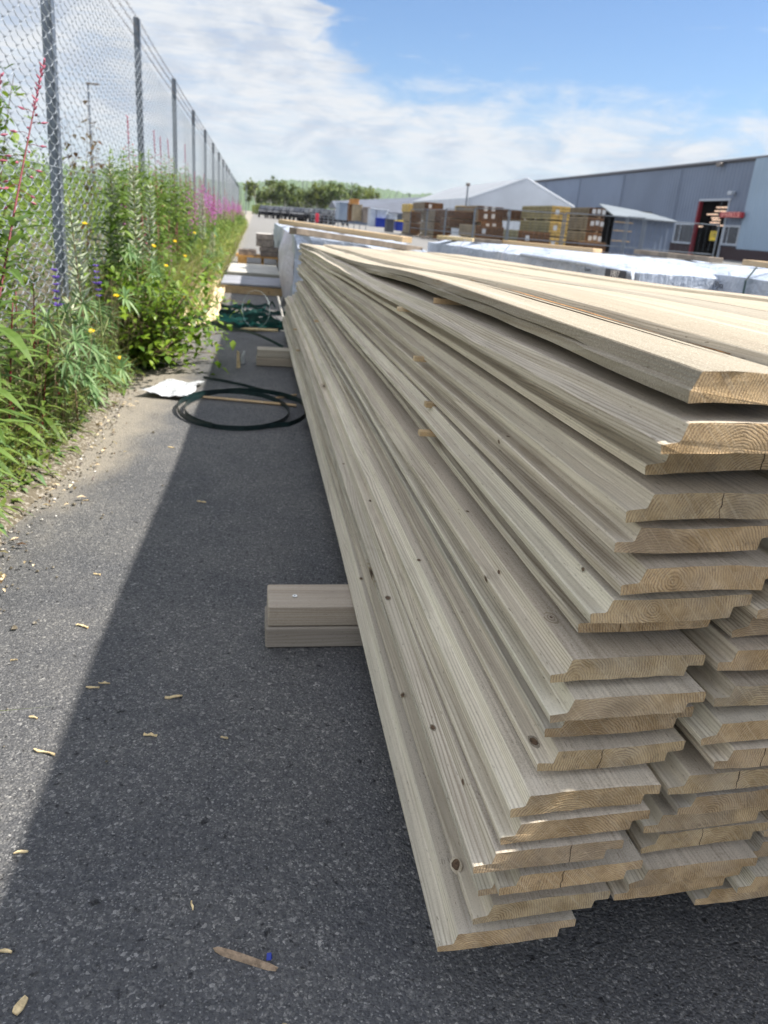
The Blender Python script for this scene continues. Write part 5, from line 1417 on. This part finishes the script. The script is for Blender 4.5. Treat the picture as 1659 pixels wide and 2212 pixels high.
g = MB(); g.box((0.1, (y_far + dy1) / 2, plz / 2), (0.12, y_far - dy1, plz), 'plinth_dark'); g.box((0.1, (y_near + dy0) / 2, plz / 2), (0.12, dy0 - y_near, plz), 'plinth_dark'); g.box((-0.12, (y_near + yb) / 2, plz / 2 - .08), (0.3, yb - y_near, plz - .16), 'plinth_dark'); g.build('plinth', t)
g = MB(); g.tube([(-0.12, y_near, zroof(y_near) + 0.15), (-0.12, y_far, zroof(y_far) + 0.12)], 0.16, 'roof_trim', 4); g.build('roof_trim', t)
g = MB(); g.v = [(0, y_near, zroof(y_near)), (0, y_far, zroof(y_far)), (30, y_far, zroof(y_far) + 1.5), (30, y_near, zroof(y_near) + 1.5), (0, y_far, 0), (30, y_far, 0), (0, y_near, 0), (30, y_near, 0)]
mi = g.mat('roof_dark'); g.face((0, 3, 2, 1), mi); g.face((1, 2, 5, 4), g.mat('cladding_grey')); g.face((0, 6, 7, 3), mi); g.build('roof', t)
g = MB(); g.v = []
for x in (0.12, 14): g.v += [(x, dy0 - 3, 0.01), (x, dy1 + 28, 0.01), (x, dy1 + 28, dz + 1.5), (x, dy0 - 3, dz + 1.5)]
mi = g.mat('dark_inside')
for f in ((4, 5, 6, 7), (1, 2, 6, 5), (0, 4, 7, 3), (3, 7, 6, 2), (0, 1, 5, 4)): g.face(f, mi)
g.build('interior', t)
g = MB()
g.box((-0.03, dy1 + 0.12, dz / 2), (0.3, 0.28, dz), 'frame_red'); g.build('door_frame', t)
g = MB(); g.box((-0.06, (dy0 + dy1) / 2, dz + 0.1), (0.16, dy1 - dy0 + 0.6, 0.16), 'frame_pale'); g.box((-0.06, dy0 - 0.08, dz / 2), (0.14, 0.14, dz), 'frame_pale'); g.build('door_trim', t)
LAMPS = [(1560, 448, 2.1), (1556, 456, 2.1), (1539, 463, 2.2), (1545, 470.5, 1.5), (1547, 475, 1.6), (1544, 481, 2.0), (1556, 487, 1.4), (1510, 489, 1.6)]
for u, v, ll in LAMPS:
    c = atx(u, v, BX + 6 + 5 * ((v - 448) / 40))
    g = MB(); g.box((c.x - BX, c.y, c.z), (0.18, ll * 0.85, 0.12), 'tube_lamp'); g.build('tube_lamp', t)
for (ya, yb_, zt_, zl_) in ((w1b, w1a, w1t, w1l), (w2b, w2a, w2t, w2l)):
    g = MB(); yc, zc, ww, hh = (ya + yb_) / 2, (zt_ + zl_) / 2, yb_ - ya, zt_ - zl_
    for s in (-1, 1): g.box((-0.10, yc + s * ww / 2, zc), (0.16, 0.16, hh + 0.16), 'frame_pale')
    for s in (-1, 1): g.box((-0.10, yc, zc + s * hh / 2), (0.15, ww - 0.16, 0.15), 'frame_pale')
    g.box((-0.09, yc + ww * 0.22, zc), (0.10, 0.07, hh - .15), 'frame_pale')
    f_ = g.build('window', t)
    g = MB(); g.box((-0.07, yc, zc), (0.04, ww - 0.1, hh - 0.1), 'glass_dark'); g.build('pane', f_)
sa, sb = onwall(1571, 465), onwall(1618, 466); st, sb_ = onwall(1594, 459.5).z, onwall(1594, 471.5).z
t2 = thing('shop_sign', 'red lettered sign box beside the open workshop door', 'sign', (BX - 0.55, (sa.y + sb.y) / 2, (st + sb_) / 2))
g = MB(); ww = sa.y - sb.y; g.box((0, 0, 0), (0.3, ww, st - sb_), 'sign_red', bev=0.02); g.box((0.32, 0, 0), (0.34, ww * 0.5, 0.1), 'roof_trim'); bo = g.build('board', t2)
text('SPARKS.SI', 0.62, 'sign_letter', bo, (-0.165, 0, 0), (PI / 2, 0, -PI / 2))
ya, yb_ = atx(1536, 500, BX - 0.4), atx(1551, 500, BX - 0.4); zz = atx(1543, 499, BX - 0.4).z; zl = atx(1543, 520, BX - 0.4).z
t2 = thing('warning_sign', 'yellow sign with a black number hanging in the workshop doorway', 'sign', (BX - 0.4, (ya.y + yb_.y) / 2, (zz + zl) / 2))
g = MB(); g.box((0, 0, 0), (0.05, abs(ya.y - yb_.y), zz - zl), 'sign_yellow', bev=0.01); bo = g.build('plate', t2)
text('16', 0.75, 'ink', bo, (-0.03, 0, 0.1), (PI / 2, 0, -PI / 2))
g = MB(); g.tube([(0.1, 0, (zz - zl) / 2), (0.1, 0, dz - (zz + zl) / 2)], 0.02, 'galvanised', 4); g.tube([(0.1, 0, (zz - zl) / 2 - 0.05), (0, 0, (zz - zl) / 2 - 0.05)], 0.02, 'galvanised', 4); g.build('hanger', t2)
for (u, v, lab) in ((1565, 357, 'dark floodlight high under the workshop roof edge'), (1590, 418, 'small white floodlight above the door corner')):
    c = onwall(u, v); t2 = thing('floodlight', lab, 'lamp', (BX - 0.25, c.y, c.z))
    g = MB(); g.box((-0.2, 0, 0), (0.35, 0.6, 0.3), 'barb' if v < 400 else 'frame_pale', bev=0.04); g.build('housing', t2)
    g = MB(); g.box((0.10, 0, 0), (0.26, 0.12, 0.12), 'roof_trim'); g.build('bracket', t2)
for yy in (72, 84, 96, 108):
    g = MB(); g.tube([(-0.16, yy, 0.3), (-0.16, yy, zroof(yy) - 0.1)], 0.045, 'cladding_grey', 5); g.build('downpipe', t0_)
# lean-to shed
sd_d = 48.0
a, b = aty(1328, 466, sd_d), aty(1462, 476, sd_d)
zf = (a.z + b.z) / 2
t = thing('lean_to_shed', 'grey blue shed with pale sloping canopy roof and an open dark side', 'shed', (a.x, sd_d, 0))
Ws = b.x - a.x
corr = MB(); mi = corr.mat('shed_wall'); n = 24
for i in range(n + 1):
    x = 0.15 + (Ws - 0.15) * i / n; corr.v += [(x, 0.3 + (0.04 if i % 2 else 0), 0.0), (x, 0.3 + (0.04 if i % 2 else 0), zf - 0.05)]
for i in range(n): corr.face((2 * i, 2 * i + 2, 2 * i + 3, 2 * i + 1), mi)
corr.poly([(Ws, 0.3, 0), (Ws, 3.4, 0), (Ws, 3.4, zf + .5), (Ws, .3, zf - .05)], 'shed_wall')
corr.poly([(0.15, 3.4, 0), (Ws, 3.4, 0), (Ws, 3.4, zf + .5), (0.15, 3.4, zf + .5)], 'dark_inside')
corr.build('wall', t)
r0 = aty(1303, 440, sd_d + 3.4)
g = MB(); zr = r0.z
for dz_ in (0.0, -0.08): g.v += [(-0.1, -0.1, zf + dz_), (Ws + 0.1, -0.1, zf + dz_ - 0.05), (Ws + 0.1, 3.6, zr - 0.3 + dz_), (r0.x - a.x - 0.2, 3.6, zr + dz_)]
mi = g.mat('shed_roof')
for f in ((0, 1, 2, 3), (7, 6, 5, 4), (0, 4, 5, 1), (3, 7, 4, 0)): g.face(f, mi)
g.build('roof', t)
g = MB()
for zq in (0.8, 1.4, 1.9): g.box((Ws * 0.18, 0.18, zq), (Ws * 0.3, 0.03, 0.05), 'pack_top')
g.build('rail', t)
# lamp masts far away
for (u, v, d, lab) in ((190, 180, 60, 'thin lamp mast seen through the fence mesh'), (532, 392, 170, 'thin mast in the distance at the end of the fence')):
    c = aty(u, v, d); t = thing('lamp_mast', lab, 'lamp post', (c.x, d, 0)); g = MB(); g.tube([(0, 0, 0), (0, 0, c.z)], [0.10, 0.06], 'galvanised', 6); g.build('pole', t)
    g = MB(); g.box((0.3, 0, c.z), (0.9, 0.25, 0.12), 'barb', bev=0.03); g.build('lamp_head', t)
# parked dark cars
def car_mesh():
    t = thing('parked_car', 'dark parked car', 'car')
    g = MB(); prof = [(-2.1, 0.35), (-2.15, 0.75), (-1.6, 0.88), (-0.9, 0.95), (-0.35, 1.40), (0.95, 1.45), (1.7, 1.0), (2.1, 0.92), (2.12, 0.35)]
    mi = g.mat('car_dark')
    for y, k in ((-0.86, 1), (0.86, 1)):
        for x, z in prof: g.v.append((x, y * (0.82 if z > 1.2 else 1.0), z))
    n = len(prof)
    for i in range(n): g.face((i, (i + 1) % n, n + (i + 1) % n, n + i), mi)
    g.face(tuple(range(n - 1, -1, -1)), mi); g.face(tuple(range(n, 2 * n)), mi)
    g.build('body', t)
    g = MB(); g.poly([(-0.92, -0.72, 0.99), (-0.92, 0.72, 0.99), (-0.40, 0.64, 1.385), (-0.40, -0.64, 1.385)], 'car_glass'); g.poly([(1.68, 0.72, 1.04), (1.68, -0.72, 1.04), (1.02, -0.64, 1.43), (1.02, 0.64, 1.43)], 'car_glass')
    for s in (-1, 1): g.poly([(-0.8, 0.862 * s, 0.98), (1.5, 0.862 * s, 1.0), (0.9, 0.725 * s, 1.38), (-0.3, 0.725 * s, 1.36)], 'car_glass')
    g.build('windows', t)
    for x in (-1.35, 1.35):
        for s in (-1, 1):
            g = MB(); g.tube([(x, s * 0.72, 0.33), (x, s * 0.90, 0.33)], 0.33, 'rubber', 10); w_ = g.build('wheel', t)
    return t
car = car_mesh(); ci = 0
r = random.Random(3)
CU = [572, 588, 603, 618, 634, 648, 662, 676, 690, 704, 718, 731]
CLAB = ['leftmost dark parked car below the birch trees', 'second dark parked car from the left', 'third dark parked car from the left', 'fourth dark parked car from the left', 'fifth dark parked car from the left', 'dark parked car left of the red box',
        'dark parked car behind the red box', 'dark parked car right of the red box', 'fifth dark parked car from the right', 'third dark parked car from the right end', 'dark parked car next to the last at the right', 'rightmost dark parked car beside the container']
for k, u in enumerate(CU):
    d = 118 - k * 2.2; c = aty(u, 470, d)
    if k == 0: o = car; o['label'] = CLAB[0]; o['group'] = 'dark cars parked before the trees'; o.location = (c.x, d, 0)
    else: o = dup(car, (c.x, d, 0), None, None, CLAB[k], 'dark cars parked before the trees')
    o.rotation_euler = (0, 0, R(95 + r.uniform(-12, 12))); o.scale = (1, 1, 1.15)
a, b = aty(672, 480, 88), aty(790, 490, 70); a.z = b.z = 0; L = (b - a).length
t = thing('guard_railing', 'low metal railing before the parked cars', 'railing', a, None, math.atan2(b.y - a.y, b.x - a.x))
for q in range(12):
    g = MB(); g.tube([(L * q / 11, 0, 0), (L * q / 11, 0, 1.0)], 0.035, 'galvanised', 5); g.build('railing_post', t)
for z in (0.98, 0.7, 0.4):
    g = MB(); g.tube([(0, 0, z), (L, 0, z)], 0.035, 'galvanised', 5); g.build('rail', t)
c = aty(685, 468, 84); t = thing('red_box', 'small bright red box on a post before the parked cars', 'box', (c.x, 84, 0))
g = MB(); g.box((0, 0, 0.62), (0.34, 0.3, 0.85), 'red_box', bev=0.03); g.build('body', t); g = MB(); g.tube([(0, 0, 0), (0, 0, 0.25)], 0.06, 'barb', 6); g.build('post', t)
# birch trees in the distance
def tree(label, loc, h, wd, seed, name='birch_tree', group='trees beyond the yard', nleaf=1500, base=0.5):
    r = random.Random(seed); t = thing(name, label, 'tree', loc, group)
    g = MB()
    def limb(p0, p1, r0, r1): 
        m_ = p0.lerp(p1, 0.5) + Vector((r.uniform(-.3, .3), r.uniform(-.3, .3), 0)) * (p1 - p0).length * 0.1
        g.tube([p0, m_, p1], [r0, (r0 + r1) / 2, r1], 'birch_bark', 6)
    nst = r.choice([1, 2, 2, 3]); tips = []
    for s in range(nst):
        o_ = Vector((r.uniform(-.16, .16) * wd, r.uniform(-.1, .1) * wd, 0)); q = o_ * 2.0 + Vector((0, 0, h * r.uniform(.80, .95)))
        limb(o_, q, 0.24, 0.05)
        for k in range(9):
            f = 0.28 + 0.65 * k / 9; p = o_.lerp(q, f); a = r.uniform(0, 6.28); e = p + Vector((math.cos(a), math.sin(a), 0.6)) * wd * 0.36 * (1.15 - f * 0.6)
            limb(p, e, 0.07, 0.02); tips.append(e); tips.append(p.lerp(e, .5))
        tips.append(q)
    g.build('trunk', t)
    g = MB(); cl = []
    for k in range(34):
        c = r.choice(tips) + Vector((r.gauss(0, .6), r.gauss(0, .6), r.gauss(0, .5))) * wd * 0.10
        cl.append((c, wd * r.uniform(0.07, 0.17)))
    for k in range(nleaf):
        c, rad = r.choice(cl)
        d = Vector((r.gauss(0, 1), r.gauss(0, 1), r.gauss(0, 1.15))); d = d.normalized() * rad * r.random() ** 0.4
        p = c + d
        if p.z < h * base * 0.6: continue
        s = r.uniform(0.30, 0.62)
        n = Vector((r.gauss(0, 1), r.gauss(0, 1), r.gauss(0.3, 1)))
        g.leaf(p, n, s * 1.4, s, 'tree_leaf', 0.2, seg=2, shape=1)
    g.build('crown', t)
    return t
TR = [(566, 391, 10, 'leftmost birch tree with a pale trunk, slim crown'), (586, 392, 8, 'second birch from the left, tall'), (604, 390, 9, 'tallest birch of the left clump'), (624, 396, 11, 'rounded birch right in the left clump'),
      (645, 412, 9, 'lower yellowish birch right of the left clump'), (662, 424, 8, 'lowest birch in the dip between the two clumps'), (684, 404, 11, 'dark dense tree at the left of the right clump'), (704, 400, 11, 'dark tree, second in the right clump'), (722, 399, 12, 'birch with light trunk in the middle of the right clump'),
      (742, 398, 12, 'tall broad tree in the right clump'), (762, 402, 12, 'broad tree above the container'), (784, 408, 12, 'tree above the brown stacks'), (806, 415, 11, 'low tree at the right end of the clump')]
for k, (u, v, wd, lab) in enumerate(TR):
    d = 215 + (k % 3) * 14; c = aty(u, v, d)
    tree(lab, (c.x, d, 0), c.z, wd * 0.82, 700 + k)
# low scrub under the trees
r = random.Random(55); g = MB()
for k in range(5000):
    u = r.uniform(545, 860); d = r.uniform(196, 212); c = aty(u, 465, d)
    z = (1.9 + 1.3 * mn.noise((c.x * 0.15, 0, 0))) * r.random() ** .6
    g.leaf((c.x, d, z), (r.gauss(0, 1), r.gauss(0, 1), r.gauss(0.3, 1)), r.uniform(0.4, 0.8), r.uniform(0.3, 0.55), 'tree_leaf', 0.2, seg=2, shape=1)
tag(g.build('scrub'), kind='stuff')

# ------------------------------------------------------------------ thin summer haze over the whole yard
m, n = newmat('haze')
vol = n.node('ShaderNodeVolumePrincipled', {'Density': 0.00011, 'Anisotropy': 0.2}); vol.inputs['Color'].default_value = (0.80, 0.88, 1.0, 1)
n.l.new(vol.outputs[0], n.node('ShaderNodeOutputMaterial').inputs['Volume']); MATS['haze'] = m
g = MB(); g.box((0, 1050, 45), (2700, 2500, 94), 'haze')
tag(g.build('haze'), kind='stuff')
SC.cycles.volume_bounces = 0
